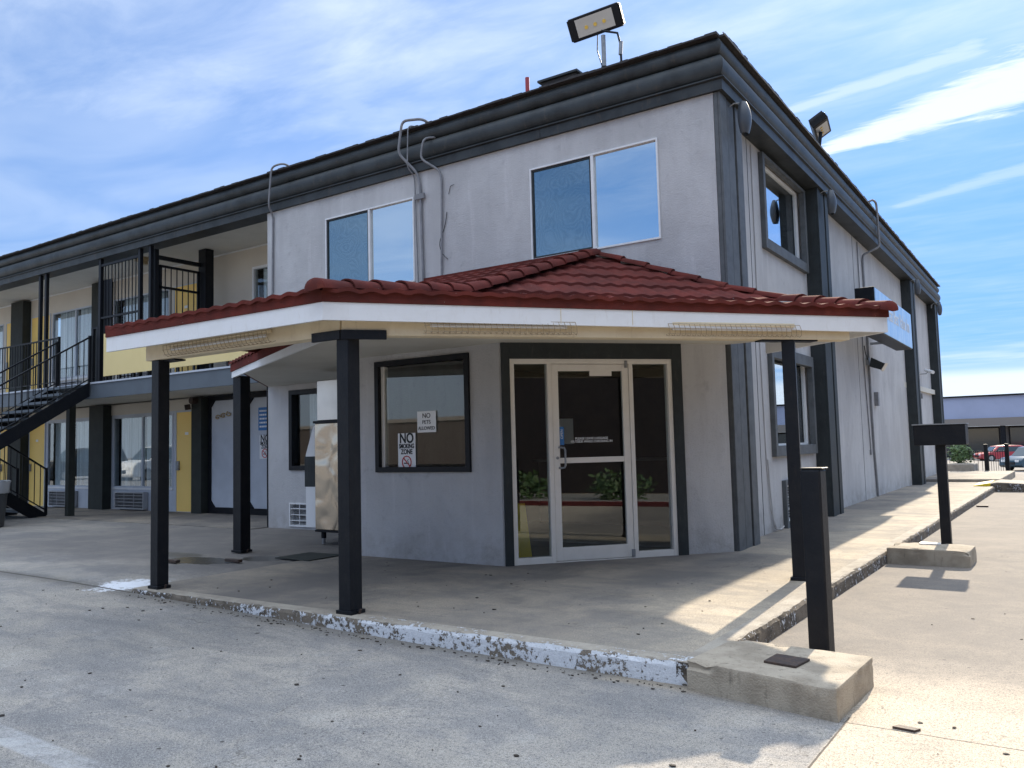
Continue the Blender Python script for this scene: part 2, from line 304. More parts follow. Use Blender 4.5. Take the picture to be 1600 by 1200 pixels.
M['tile'] = tilemat()
def glassmat(name, base=.10, tint=(.80, .84, .84), fres=1.5, gcol=(.95, .98, 1)):
    m = bpy.data.materials.new(name); m.use_nodes = True; T = m.node_tree; T.nodes.clear(); t = NT(T)
    tr = t.new('ShaderNodeBsdfTransparent'); tr.inputs[0].default_value = (*tint, 1)
    gl = t.new('ShaderNodeBsdfGlossy'); gl.inputs['Roughness'].default_value = .0; gl.inputs['Color'].default_value = (*gcol, 1)
    lw = t.new('ShaderNodeLayerWeight'); lw.inputs[0].default_value = .5
    f = t.m('MULTIPLY_ADD', t.m('POWER', lw.outputs['Facing'], fres), 1-base, base, clamp=True)
    mx = t.new('ShaderNodeMixShader'); t.put(mx.inputs[0], f); t.put(mx.inputs[1], tr.outputs[0]); t.put(mx.inputs[2], gl.outputs[0])
    o = t.new('ShaderNodeOutputMaterial'); t.put(o.inputs[0], mx.outputs[0]); return m
M['glass'] = glassmat('clear_shop_glass', .055, (.86, .89, .89), fres=4.2)
M['glass_mirror'] = glassmat('reflective_tinted_glass', .72, (.10, .12, .13), 4., (.95, 1.0, .98))
def screenmat():
    m = bpy.data.materials.new('insect_screen_moire'); m.use_nodes = True; T = m.node_tree; T.nodes.clear(); t = NT(T)
    P = t.new('ShaderNodeNewGeometry').outputs['Position']
    nn = t.new('ShaderNodeTexNoise'); t.put(nn.inputs['Vector'], P); nn.inputs['Scale'].default_value = 1.5; nn.inputs['Detail'].default_value = 2.5
    rings = t.m('SINE', t.m('MULTIPLY', nn.outputs['Fac'], 175.))
    d = t.new('ShaderNodeBsdfDiffuse'); t.put(d.inputs[0], t.mix(t.m('MULTIPLY_ADD', rings, .5, .5), (.03, .047, .058), (.048, .070, .082)))
    gl = t.new('ShaderNodeBsdfGlossy'); gl.inputs['Roughness'].default_value = .04; gl.inputs['Color'].default_value = (.75, .95, 1, 1)
    mx = t.new('ShaderNodeMixShader'); t.put(mx.inputs[0], t.m('MULTIPLY_ADD', rings, .014, .30)); t.put(mx.inputs[1], d.outputs[0]); t.put(mx.inputs[2], gl.outputs[0])
    o = t.new('ShaderNodeOutputMaterial'); t.put(o.inputs[0], mx.outputs[0]); return m
M['screen'] = screenmat()
def steelwavy():
    m = bpy.data.materials.new('dented_stainless_panel'); m.use_nodes = True; t = NT(m.node_tree); b = m.node_tree.nodes['Principled BSDF']
    P = t.new('ShaderNodeNewGeometry').outputs['Position']
    b.inputs['Base Color'].default_value = (.47, .42, .35, 1); b.inputs['Metallic'].default_value = 1; b.inputs['Roughness'].default_value = .22
    bn = t.new('ShaderNodeBump'); bn.inputs['Strength'].default_value = .5; bn.inputs['Distance'].default_value = .08
    t.put(bn.inputs['Height'], t.noise(P, 2.6, 1.5, .4, .6)); t.put(b.inputs['Normal'], bn.outputs[0]); return m
M['steelwavy'] = steelwavy()
def brushed_sign():
    m = bpy.data.materials.new('pale_blue_sign_film'); m.use_nodes = True; t = NT(m.node_tree); b = m.node_tree.nodes['Principled BSDF']
    P = t.new('ShaderNodeNewGeometry').outputs['Position']
    c = t.mix(t.ss(t.noise(t.mapping(P, (1, 2.0, .8)), 2.2, 6, .7, .5), .35, .7), (.30, .52, .80), (.55, .70, .88))
    t.put(b.inputs['Base Color'], c); b.inputs['Roughness'].default_value = .3; return m
M['signfilm'] = brushed_sign()
# ------------------------------------------------------------------ mesh helpers
BASE = {}
class MB:
    def __init__(s, F=None): s.v = []; s.f = []; s.F = F
    def add(s, vs, fs):
        o = len(s.v)
        for p in vs: s.v.append(tuple(s.F @ Vector(p)) if s.F is not None else tuple(p))
        for f in fs: s.f.append([o+i for i in f])
        return s
    def box(s, x0, y0, z0, x1, y1, z1):
        x0, x1 = sorted((x0, x1)); y0, y1 = sorted((y0, y1)); z0, z1 = sorted((z0, z1))
        return s.add([(x0,y0,z0),(x1,y0,z0),(x1,y1,z0),(x0,y1,z0),(x0,y0,z1),(x1,y0,z1),(x1,y1,z1),(x0,y1,z1)],
              [(0,3,2,1),(4,5,6,7),(0,1,5,4),(1,2,6,5),(2,3,7,6),(3,0,4,7)])
    def ext(s, pts, vec):
        n_ = len(pts); v = Vector(vec)
        vs = [Vector(p) for p in pts]+[Vector(p)+v for p in pts]
        nrm = Vector((0, 0, 0))
        for i in range(n_): nrm += vs[i].cross(vs[(i+1) % n_])
        fl = nrm.dot(v) > 0
        fs = [list(range(n_)), list(range(2*n_-1, n_-1, -1))]+[(i, n_+i, n_+(i+1) % n_, (i+1) % n_) for i in range(n_)]
        if fl: fs = [list(reversed(f)) for f in fs]
        return s.add(vs, fs)
    def tube(s, path, r, n_=8, caps=True):
        P = [Vector(p) for p in path]; rs = r if isinstance(r, (list, tuple)) else [r]*len(P)
        vs = []; fs = []; up = None
        for i, p in enumerate(P):
            t = (P[min(i+1, len(P)-1)]-P[max(i-1, 0)]).normalized()
            if up is None: up = t.orthogonal().normalized()
            up = (up-t*up.dot(t)).normalized(); w = t.cross(up)
            for k in range(n_):
                a = 2*math.pi*k/n_; vs.append(p+(up*math.cos(a)+w*math.sin(a))*rs[i])
        for i in range(len(P)-1):
            for k in range(n_): fs.append((i*n_+k, i*n_+(k+1) % n_, (i+1)*n_+(k+1) % n_, (i+1)*n_+k))
        if caps: fs.append(list(range(n_-1, -1, -1))); fs.append([(len(P)-1)*n_+k for k in range(n_)])
        return s.add(vs, fs)
    def bar(s, a, b, w, h=None, up=(0, 0, 1)):
        a, b = Vector(a), Vector(b); h = h or w; t = (b-a).normalized(); u = Vector(up)
        if abs(t.dot(u)) > .98: u = Vector((1, 0, 0))
        sd = t.cross(u).normalized(); u = sd.cross(t)
        vs = [p+sd*i*w/2+u*j*h/2 for p in (a, b) for i, j in ((-1, -1), (1, -1), (1, 1), (-1, 1))]
        return s.add(vs, [(0, 3, 2, 1)[::-1], (4, 5, 6, 7)[::-1], (0, 4, 5, 1), (1, 5, 6, 2), (2, 6, 7, 3), (3, 7, 4, 0)])
    def build(s, name, mt, parent=None, bevel=0, smooth=False, segs=2, label=None):
        base = Vector((0, 0, 0))
        if parent is not None: base = BASE[parent.name]
        me = bpy.data.meshes.new(name); me.from_pydata([tuple(Vector(p)-base) for p in s.v], [], s.f)
        me.validate(); me.update()
        if smooth:
            for p in me.polygons: p.use_smooth = True
            try: me.set_sharp_from_angle(angle=R(40))
            except Exception: pass
        o = bpy.data.objects.new(name, me); COL.objects.link(o)
        me.materials.append(M[mt] if isinstance(mt, str) else mt)
        if parent is not None: o.parent = parent
        BASE[o.name] = base
        if bevel:
            b = o.modifiers.new('Bevel', 'BEVEL'); b.width = bevel; b.segments = segs; b.limit_method = 'ANGLE'; b.angle_limit = R(40)
        if label: o['label'] = label
        return o
def thing(name, label, cat, loc=(0, 0, 0), group=None):
    o = bpy.data.objects.new(name, None); COL.objects.link(o); o.location = loc; o.empty_display_size = .1
    o['label'] = label; o['category'] = cat
    if group: o['group'] = group
    BASE[o.name] = Vector(loc); return o
def tag(o, label, cat, group=None):
    o['label'] = label; o['category'] = cat
    if group: o['group'] = group
    return o
def struct(o, kind='structure'): o['kind'] = kind; return o
def copytree(o, parent=None):
    c = o.copy(); COL.objects.link(c)
    if parent is not None: c.parent = parent
    for ch in [x for x in bpy.data.objects if x.parent == o]: copytree(ch, c)
    return c
def text(body, F, s0, z0, size, mt, parent, name='lettering', align='CENTER', depth=.0015, sx=1., out=.004, spacing=1., lead=1., rot=0., bold=0.):
    cu = bpy.data.curves.new(name, 'FONT'); cu.body = body; cu.size = size; cu.align_x = align; cu.align_y = 'CENTER'
    cu.extrude = depth; cu.space_character = spacing; cu.space_line = lead; cu.offset = bold
    to = bpy.data.objects.new(name+'_t', cu); COL.objects.link(to)
    dg = bpy.context.evaluated_depsgraph_get(); me = bpy.data.meshes.new_from_object(to.evaluated_get(dg)); COL.objects.unlink(to); bpy.data.objects.remove(to)
    b = MB(F); cs, sn = math.cos(rot), math.sin(rot)
    vs = []
    for v in me.vertices:
        a, c = v.co.x*sx, v.co.y; a, c = a*cs-c*sn, a*sn+c*cs
        vs.append((s0+a, -out-v.co.z, z0+c))
    b.add(vs, [list(p.vertices) for p in me.polygons]); bpy.data.meshes.remove(me)
    return b.build(name, mt, parent)
def frame(o, d, n_): # local x along d, local y inward n_, z up
    mt = Matrix((Vector(d).normalized(), Vector(n_).normalized(), Vector((0, 0, 1)))).transposed().to_4x4(); mt.translation = Vector(o); return mt
FR = frame((0, 0, 0), (1, 0, 0), (0, 1, 0))
SD = frame((0, 0, 0), (-.018, 1, 0), (-1, -.018, 0))            # right wall: x_local = along +Y
SDW = frame((-.24, 0, 0), (-.018, 1, 0), (-1, -.018, 0))        # recessed wall face
CA = Vector((-1.83, -2.12, 0)); CB = Vector((-.05, -.05, 0)); cd = (CB-CA).normalized(); CL = (CB-CA).length
CH = frame(CA, cd, (-cd.y, cd.x, 0))
BF = frame((0, -2.12, 0), (1, 0, 0), (0, 1, 0))
WG = frame((0, 1.7, 0), (1, 0, 0), (0, 1, 0))
def wall(F, s0, s1, z0, z1, t, holes=()):
    b = MB(F); S = sorted({s0, s1, *[h[0] for h in holes], *[h[1] for h in holes]}); Zs = sorted({z0, z1, *[h[2] for h in holes], *[h[3] for h in holes]})
    S = [q for q in S if s0 <= q <= s1]; Zs = [q for q in Zs if z0 <= q <= z1]
    def solid(i, j):
        if i < 0 or j < 0 or i >= len(S)-1 or j >= len(Zs)-1: return False
        a = (S[i]+S[i+1])/2; c = (Zs[j]+Zs[j+1])/2
        return not any(h[0] < a < h[1] and h[2] < c < h[3] for h in holes)
    for i in range(len(S)-1):
        for j in range(len(Zs)-1):
            if not solid(i, j): continue
            a, c, d, e = S[i], S[i+1], Zs[j], Zs[j+1]
            b.add([(a,0,d),(c,0,d),(c,0,e),(a,0,e)], [(0,1,2,3)]); b.add([(a,t,d),(c,t,d),(c,t,e),(a,t,e)], [(3,2,1,0)])
            if not solid(i-1, j): b.add([(a,0,d),(a,t,d),(a,t,e),(a,0,e)], [(3,2,1,0)])
            if not solid(i+1, j): b.add([(c,0,d),(c,t,d),(c,t,e),(c,0,e)], [(0,1,2,3)])
            if not solid(i, j-1): b.add([(a,0,d),(c,0,d),(c,t,d),(a,t,d)], [(3,2,1,0)])
            if not solid(i, j+1): b.add([(a,0,e),(c,0,e),(c,t,e),(a,t,e)], [(0,1,2,3)])
    return b
def ring(b, s0, s1, z0, z1, w, y0, y1, wb=None, wt=None):
    wb = w if wb is None else wb; wt = w if wt is None else wt
    b.box(s0, y0, z0, s0+w, y1, z1); b.box(s1-w, y0, z0, s1, y1, z1)
    b.box(s0+w, y0, z0, s1-w, y1, z0+wb); b.box(s0+w, y0, z1-wt, s1-w, y1, z1); return b
def curtain(F, s0, s1, z0, z1, y, seed=0, amp=.045):
    b = MB(F); n_ = max(6, int((s1-s0)/.025)); random.seed(seed); ph = random.random()*6
    vs = []
    for k in (0, 1):
        for i in range(n_+1):
            s_ = s0+(s1-s0)*i/n_; a = amp*(abs(math.sin(s_*19+ph+1.6*math.sin(s_*5+ph)))*2-1)
            vs.append((s_, y+a, z0 if k == 0 else z1))
    b.add(vs, [(i, i+1, n_+2+i, n_+1+i) for i in range(n_)]); return b
# ------------------------------------------------------------------ GROUND
def lotz(x, y):
    def sm(t): t = max(0, min(1, t)); return t*t*(3-2*t)
    z = -.13
    z += .122*sm((1-x)/8)
    if x < -4.3: z = z+(-.012-z)*sm((y+4.9)/1.5)
    if y > 24: z += (-1.3+.13)*sm((y-24)/24)
    return z
xs = [-400, -250, -150, -100, -70, -50, -40]+[-36+i*1.5 for i in range(20)]+[-6+i*.5 for i in range(28)]+[9+i*3 for i in range(12)]+[50, 80, 130, 250, 400]
ys = [-400, -200, -100, -60, -40, -25, -18]+[-14+i*.6 for i in range(14)]+[-5.4, -4.9, -4.6, -4.3, -4, -3.6, -3.2, -2.5]+[-1+i*2 for i in range(30)]+[62, 75, 90, 120, 200, 400]
xs = sorted(set(xs)); ys = sorted(set(ys))
b = MB(); vs = [(x, y, lotz(x, y)) for y in ys for x in xs]; nx = len(xs)
b.add(vs, [(j*nx+i, j*nx+i+1, (j+1)*nx+i+1, (j+1)*nx+i) for j in range(len(ys)-1) for i in range(nx-1)])
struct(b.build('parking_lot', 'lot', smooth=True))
# raised slab and kerbs
b = MB(); b.box(-4.3, -4.70, -.3, 1.31, -.0, 0); b.box(-8.3, 0, -.3, -.0, .001, 0) if False else None
b.box(-.9, 0, -.3, 1.31, 13.9, 0)
struct(b.build('sidewalk', 'walk'))
def kerb(name, pts, w, mt, seed):
    # irregular chipped kerb: cross-section swept along a line
    a, c = Vector(pts[0]), Vector(pts[1]); L = (c-a).length; d = (c-a)/L; nrm = Vector((d.y, -d.x, 0)); n_ = int(L/.06)
    b = MB(); vs = []
    for i in range(n_+1):
        p = a+d*(L*i/n_)
        for k, (o, z) in enumerate(((w, -.3), (w, .002), (.03, .002), (.012, -.006), (0, -.03), (-.012, -.3))):
            q = noise.noise(Vector((p.x*5+seed, p.y*5, k*.8)))*.5+noise.noise(Vector((p.x*17, p.y*17+seed, k)))*.5
            e = q*.018 if 2 <= k <= 4 else 0
            vs.append(p-nrm*o+Vector((0, 0, z+(e if k != 2 else min(0, e)*.4)))-nrm*(abs(e)*.9 if k >= 3 else 0))
    b.add(vs, [(i*6+k, i*6+k+1, (i+1)*6+k+1, (i+1)*6+k) for i in range(n_) for k in range(5)]+[[5, 4, 3, 2, 1, 0], [n_*6+k for k in range(6)]])
    return struct(b.build(name, mt))
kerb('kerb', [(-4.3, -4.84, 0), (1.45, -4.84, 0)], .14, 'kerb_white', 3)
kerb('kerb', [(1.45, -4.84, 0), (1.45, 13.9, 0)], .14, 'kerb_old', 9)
b = MB(); b.box(-.9, 13.9, -.3, 1.0, 16.4, -.02); struct(b.build('path', 'walk'))
b = MB(); b.box(-.7, 16.4, -.3, 1.38, 22.2, .06); struct(b.build('raised_walk', 'walk', bevel=.02))
b = MB(); b.ext([(1.0, 13.95, -.3), (1.0, 13.95, .0), (1.5, 13.95, .10), (2.2, 13.95, .06), (3.6, 13.95, -.12), (3.6, 13.95, -.3)], (0, 1.5, 0)); struct(b.build('kerb_ramp', 'kerb_old', bevel=.03))
b = MB(); b.ext([(1.0, 13.92, -.2), (1.0, 13.92, .02), (1.36, 13.92, .085), (1.36, 13.92, -.2)], (0, 1.2, .012)); struct(b.build('yellow_kerb_paint', 'wetyellow', bevel=.01))
b = MB(); b.box(-27, -.35, -.3, -8.24, 1.7, .0); struct(b.build('walkway', 'walk'))
# ------------------------------------------------------------------ MOTEL BUILDING
mo = thing('motel_building', 'two storey grey stucco motel with charcoal cornice and yellow doored balcony wing', 'building', (0, 0, 0))
# main front wall
acF = (-7.69, -6.95, .03, .42)
HF = [(-2.73, -.82, 3.79, 5.07), (-6.77, -4.84, 3.79, 5.09), (-7.68, -6.2, .96, 2.3), (-3.9, -.45, 0, 2.42), acF]
wall(FR, -8.24, -.085, -.05, 5.6, .18, HF).build('wall', 'stucco', mo)
wall(SDW, .05, 20.5, -.05, 5.6, .16, [(2.25, 4.62, 4.0, 5.40), (2.25, 4.58, 1.03, 2.60), (2.72, 3.62, .05, .62)]).build('wall', 'stucco', mo)
wall(BF, -4.1, -1.83, -.05, 2.5, .14, [(-3.65, -2.23, 1.0, 2.32)]).build('wall', 'stucco', mo)
wall(CH, 0, CL, -.05, 2.5, .14, [(.02, 2.15, 0, 2.42)]).build('wall', 'stucco', mo)
b = MB(); b.box(-4.1, -1.98, -.05, -3.96, 0, 2.5); b.build('wall', 'stucco', mo)
b = MB(); b.box(-8.24, .18, -.05, -8.08, 1.7, 5.6); b.box(-8.24, 8.0, -.05, -.7, 8.15, 5.6); b.box(-8.24, 1.7, -.05, -8.08, 20.4, 5.6); b.box(-8.24, 20.4, -.05, -.62, 20.55, 5.6); b.build('wall', 'stucco', mo)
# floors / ceilings inside
b = MB(); b.box(-8.0, .2, 2.56, -.5, 20.3, 2.7); b.build('upper_floor', 'soffit', mo)
b = MB(); b.box(-8.0, .2, -.06, -.5, 8.0, -.01); b.box(-3.95, -1.95, -.05, -1.9, .2, -.006); b.ext([(-1.9, -1.95, -.05), (-.35, -.1, -.05), (-.35, .2, -.05), (-1.9, .2, -.05)], (0, 0, .042)); b.build('lobby_floor', 'lobbyfloor', mo)
b = MB(); b.box(-7.9, 3.6, 0, -.5, 3.7, 2.55); b.box(-4.6, .2, 0, -4.5, 3.6, 2.55); b.box(-.55, .2, 0, -.46, 2.2, 2.55); b.build('lobby_wall', 'lobbywall', mo)
# roof
b = MB(); b.add([(-27.2, .25, 6.10), (-.25, .25, 6.10), (-.6, 20.4, 6.10), (-8.2, 20.4, 6.10), (-8.2, 9.5, 6.1), (-27.2, 9.5, 6.1), (-27.2, 3.5, 6.5), (-4, 3.5, 6.5), (-4.2, 20.4, 6.5)],
        [(0, 1, 7, 6), (1, 2, 8, 7), (7, 8, 3, 4), (6, 7, 4, 5)]); b.build('roof', 'shingle', mo)
# cornice swept with a mitre at the corner
def sweep(prof, path_fn, name, mt, smooth=True):
    b = MB(); k = len(prof); vs = []
    for i in range(len(path_fn)):
        for o, z in prof: vs.append(path_fn[i](o, z))
    n_ = len(path_fn)
    b.add(vs, [(i*k+j, (i+1)*k+j, (i+1)*k+j+1, i*k+j+1) for i in range(n_-1) for j in range(k-1)]+[list(range(k)), [(n_-1)*k+j for j in range(k-1, -1, -1)]])
    return b.build(name, mt, mo, smooth=smooth)
def arc(cx, cz, r, a0, a1, n_=9, sx=1.): return [(cx+sx*r*math.cos(R(a0+(a1-a0)*i/n_)), cz+r*math.sin(R(a0+(a1-a0)*i/n_))) for i in range(n_+1)]
prof = [(-.30, 5.45), (.05, 5.45), (.055, 5.57), (.085, 5.585), (.085, 5.60), (.0, 5.615)]+arc(-.01, 5.755, .138, -88, 88, 10, .72)+[(-.03, 5.90)]+arc(-.035, 6.005, .105, -86, 80, 9, .95)+[(-.06, 6.115), (-.4, 6.13)]
pf = [lambda o, z: (-27.2, -o, z), lambda o, z: (-12, -o+.0, z), lambda o, z: (o, -o, z), lambda o, z: (o-.018*20.75, 20.75, z)]
sweep(prof, pf, 'cornice', 'cornice')
# shingle edge: individual tabs along both eaves
b = MB(); random.seed(5); s_ = -27.2
while s_ < -.02:
    w = .11+random.random()*.09; e = min(s_+w, .03)
    b.box(s_+.004, -.10-random.random()*.012, 6.112, e, .3, 6.130+random.random()*.016); s_ += w
b.build('roof_edge', 'shingle', mo)
b = MB(SD); s_ = 0
while s_ < 20.7:
    w = .11+random.random()*.09
    b.box(s_+.004, -.10-random.random()*.012, 6.113, s_+w, .3, 6.132+random.random()*.014); s_ += w
b.build('roof_edge', 'shingle', mo)
b = MB(SD); b.tube([(-.1, -.108, 6.105), (20.7, -.108, 6.105)], .008, 6); b.build('roof_flashing', 'galv', mo)
# seam in the lower cornice board
b = MB(); b.box(-2.53, -.058, 5.45, -2.515, -.05, 5.57); b.build('seam_strip', 'black', mo)
# fluted pilasters on the right wall (and corner)
for (p0, p1) in ((0.0, .78), (4.72, 5.44), (14.75, 15.5), (19.85, 20.55)):
    w = p1-p0; z1 = 5.449
    dp = .08 if p0 < 1 else .255
    b = MB(SD); b.box(p0+.012, .03, -.04, p1-.012, .26, z1) if p0 > 1 else b.box(.2, .03, -.04, p1-.012, .26, z1)
    pil = b.build('pilaster', 'trim', mo)
    for k, (a, c, o) in enumerate(((0, .31, 0), (.36, .66, .012), (.71, 1.0, 0))):
        bb = MB(SD); bb.box(p0+a*w, o, -.04, p0+c*w, .03 if k != 1 else .03, z1)
        if k == 0: bb.box(p0-(.004 if p0 < 1 else 0), .03, -.04, p0+.012, dp, z1)
        bb.build('pilaster_board', 'trimgrey' if p0 < 1 else 'trim', pil, bevel=.006)
# thin vertical expansion joints in the side wall
for s_ in (1.72, 8.6): MB(SDW).box(s_, -.004, 0, s_+.012, .0, 5.45).build('expansion_joint', 'trim', mo)
# upper front windows
def slider(F, s0, s1, z0, z1, sm, parent, leftmat='screen', rightmat='glass_mirror', fm='whitealu'):
    fw = .022
    w = ring(MB(F), s0, s1, z0, z1, fw, -.018, .05).box(sm-.02, -.016, z0+fw, sm+.02, .05, z1-fw).build('window_frame', fm, parent)
    ring(MB(F), s0+fw, sm-.02, z0+fw, z1-fw, .028, .0, .035).build('sash', 'trim', w)
    MB(F).box(s0+fw+.028, .014, z0+fw+.028, sm-.048, .018, z1-fw-.028).build('screen_pane', leftmat, w)
    MB(F).box(sm+.02, .022, z0+fw, s1-fw, .028, z1-fw).build('pane', rightmat, w)
    MB(F).box(s0, .09, z0, s1, .1, z1).build('blind', 'dark', w)  # dark sheet standing in for the unlit room behind the glass
    return w
slider(FR, -2.73, -.82, 3.79, 5.07, -1.755, mo)
slider(FR, -6.77, -4.84, 3.79, 5.09, -5.78, mo)
# lower left window and vent on the front wall
w = ring(MB(FR), -7.68, -6.2, .96, 2.3, .075, -.03, .12).build('window_frame', 'post', mo)
MB(FR).box(-7.6, .06, 1.03, -6.27, .066, 2.23).build('pane', 'glass', w)
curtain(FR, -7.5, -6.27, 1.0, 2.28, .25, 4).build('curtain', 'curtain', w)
MB(FR).box(-7.7, .5, .9, -6.1, .52, 2.35).build('blind', 'dark', w)  # dark sheet in place of the unlit room behind the curtain
def vent(F, s0, s1, z0, z1, parent, cols=3, rows=5, frame_m='grille'):
    v = ring(MB(F), s0, s1, z0, z1, .025, -.02, .1).build('air_conditioner', frame_m, parent)
    MB(F).box(s0+.025, .07, z0+.025, s1-.025, .09, z1-.025).build('vent_backing', 'black', v)
    g = MB(F)
    for i in range(1, rows): z = z0+(z1-z0)*i/rows; g.box(s0+.025, -.008, z-.006, s1-.025, .03, z+.006)
    for i in range(1, cols): s_ = s0+(s1-s0)*i/cols; g.box(s_-.006, -.012, z0+.025, s_+.006, -.009, z1-.025)
    n_ = rows*4
    for i in range(n_): z = z0+.03+(z1-z0-.06)*i/n_; g.box(s0+.025, .035, z, s1-.025, .05, z+.004)
    g.build('vent_grille', frame_m, v); return v
vent(FR, *acF, mo, 3, 4, 'whitealu')
# bump-out window
w = ring(MB(BF), -3.65, -2.23, 1.0, 2.32, .06, -.035, .10).build('window_frame', 'post', mo)
MB(BF).box(-3.59, .02, 1.06, -3.54, .09, 2.26).build('sash', 'alu', w)
MB(BF).box(-3.56, .04, 1.09, -2.32, .046, 2.23).build('pane', 'glass', w)
# right wall windows
def sidewin(s0, s1, z0, z1, blinds):
    w = ring(MB(SDW), s0, s1, z0, z1, .10, -.07, .02, .15, .17 if not blinds else .05).build('window_surround', 'trimgrey', mo, bevel=.006)
    ring(MB(SDW), s0+.10, s1-.10, z0+.15, z1-.05, .03, .05, .12).build('window_frame', 'whitealu', w)
    MB(SDW).box(s0+.13, .08, z0+.18, s1-.13, .086, z1-.08).build('pane', 'glass_side', w)
    if blinds:
        g = MB(SDW); z = z0+.2
        while z < z1-.1: g.add([(s0+.13, .10, z), (s1-.13, .10, z), (s1-.13, .12, z+.024), (s0+.13, .12, z+.024)], [(0, 1, 2, 3)]); z += .028
        g.build('blind', 'whitealu', w)
    MB(SDW).box(s0, .5, z0, s1, .52, z1).build('dark_room', 'dark', w)
M['glass_side'] = glassmat('side_window_glass', .22, (.7, .75, .76), 1.8)
sidewin(2.25, 4.62, 4.0, 5.40, True); sidewin(2.25, 4.58, 1.03, 2.60, False)
w = ring(MB(SDW), 2.66, 3.68, .0, .68, .07, -.06, .03).build('vent_surround', 'trimgrey', mo)
vent(SDW, 2.75, 3.59, .08, .60, w, 3, 3, 'whitealu')
# door surround, storefront frame, door
b = MB(CH); ring(b, .02, 2.15, 0, 2.42, .095, -.03, .12, 0, .19); 
sur = MB(CH); sur.box(.02, -.03, 0, .113, .10, 2.42); sur.box(2.03, -.03, 0, 2.15, .10, 2.42); sur.box(.113, -.03, 2.22, 2.03, .10, 2.42)
sur.build('door_surround', 'trim', mo, bevel=.004)
fr = MB(CH)
fr.box(.113, -.01, 0, .165, .09, 2.22); fr.box(1.978, -.01, 0, 2.03, .09, 2.22); fr.box(.165, -.01, 2.165, 1.978, .09, 2.22)
fr.box(.54, -.01, 0, .588, .09, 2.165); fr.box(1.502, -.01, 0, 1.55, .09, 2.165); fr.box(.165, -.005, .0, .54, .09, .07); fr.box(1.55, -.005, 0, 1.978, .09, .07)
fr.box(.588, -.008, 0, 1.502, .09, .012)
frm = fr.build('storefront_frame', 'alu', mo, bevel=.003)
MB(CH).box(.165, .035, .07, .54, .041, 2.165).build('sidelight_pane', 'glass', frm)
MB(CH).box(1.55, .035, .07, 1.978, .041, 2.165).build('sidelight_pane', 'glass', frm)
dl = MB(CH); ring(dl, .592, 1.498, .018, 2.16, .075, .0, .045, .14, .075); dl.box(.667, .006, 1.07, 1.423, .04, 1.13)
door = dl.build('entrance_door', 'alu', mo, bevel=.003)
MB(CH).box(.667, .02, .158, 1.423, .026, 1.07).build('door_pane', 'glass', door)
MB(CH).box(.667, .02, 1.13, 1.423, .026, 2.085).build('door_pane', 'glass', door)
MB(CH).tube([(.655, -.0, 1.245), (.66, -.055, 1.245), (.69, -.075, 1.24), (.70, -.08, 1.215), (.70, -.08, 1.05), (.69, -.075, 1.025), (.66, -.055, 1.02), (.655, 0, 1.02)], .011, 10).build('door_handle', 'galv', door, smooth=True)
MB(CH).tube([(.635, .0, 1.13), (.635, -.012, 1.13)], .016, 12).build('door_lock', 'galv', door)
MB(CH).box(1.04, .004, 2.03, 1.30, .02, 2.10).build('door_closer', 'alu', door)
MB(CH).box(1.455, -.03, 2.12, 1.48, .0, 2.20).build('door_hinge', 'galv', door)
MB(CH).box(1.47, -.03, .02, 1.50, .0, .10).build('door_hinge', 'galv', door)
text("PLEASE LEAVE LUGGAGE\nOUTSIDE WHILE CHECKING IN", CH, 1.045, 1.32, .035, 'signwhite', door, 'door_lettering', out=-.018, lead=.95, depth=.0008, bold=.0006)
MB(CH).box(.672, .014, 1.27, .722, .019, 1.47).build('door_sticker', 'signblue', door)
text("OPEN", CH, .697, 1.39, .04, 'signwhite', door, 'sticker_lettering', out=-.013, depth=.0005, rot=R(90))
# wet-floor sign in the lobby, paper notice
wf = thing('wet_floor_sign', 'yellow folding wet floor sign standing behind the left sidelight', 'floor sign', tuple(CH @ Vector((.32, .45, 0))))
MB(CH).ext([(.20, .42, 0), (.44, .42, 0), (.39, .50, .62), (.25, .50, .62)], (0, .015, 0)).build('sign_panel', 'wetyellow', wf)
MB(CH).ext([(.20, .62, 0), (.44, .62, 0), (.39, .53, .62), (.25, .53, .62)], (0, .015, 0)).build('sign_panel', 'wetyellow', wf)
pn = MB(CH).box(1.2, 1.9, 1.28, 1.48, 1.905, 1.62).build('paper_notice', 'signwhite'); tag(pn, 'white paper notice hanging inside the lobby behind the glass door', 'notice')
ct = thing('reception_counter', 'dark wooden reception counter inside the lobby', 'counter', (-3.0, 2.4, 0))
MB().box(-4.2, 2.3, 0, -1.2, 2.45, 1.0).build('counter_front', 'lobbywall', ct); MB().box(-4.25, 2.2, 1.0, -1.15, 2.8, 1.04).build('counter_top', 'stone', ct)
# ---- wing
zD = 2.82
winsL = [(-23.3, -21.9), (-19.15, -16.72), (-16.01, -13.58)]
winsU = [(-23.2, -21.7), (-18.98, -16.67), (-16.06, -13.75)]
doorsL = [(-21.75, -20.9), (-20.11, -19.25), (-13.46, -12.65)]
doorsU = [(-21.52, -20.82), (-20.1, -19.08), (-13.55, -12.64)]
holes = [(a, c, .52, 2.2) for a, c in winsL]+[(a, c, 3.30, 5.08) for a, c in winsU]+[(-10.8, -9.7, 4.0, 5.14)]
wall(WG, -27, -8.24, -.05, 2.5, .14, [h for h in holes if h[3] < 3]).build('wing_wall', 'panelgrey', mo)
wall(WG, -27, -8.24, 2.82, 5.6, .14, [h for h in holes if h[3] > 3]).build('wing_wall', 'wingwall', mo)
MB(WG).box(-27, -.012, 2.25, -12.66, .0, 2.5).build('header_board', 'wingwall', mo)
MB().box(-27, .02, 2.53, -8.26, 1.69, 2.80).build('balcony_slab', 'soffit', mo)
MB().box(-27, -.02, 2.49, -8.26, .02, 2.80).build('balcony_fascia', 'deckgrey', mo, bevel=.004)
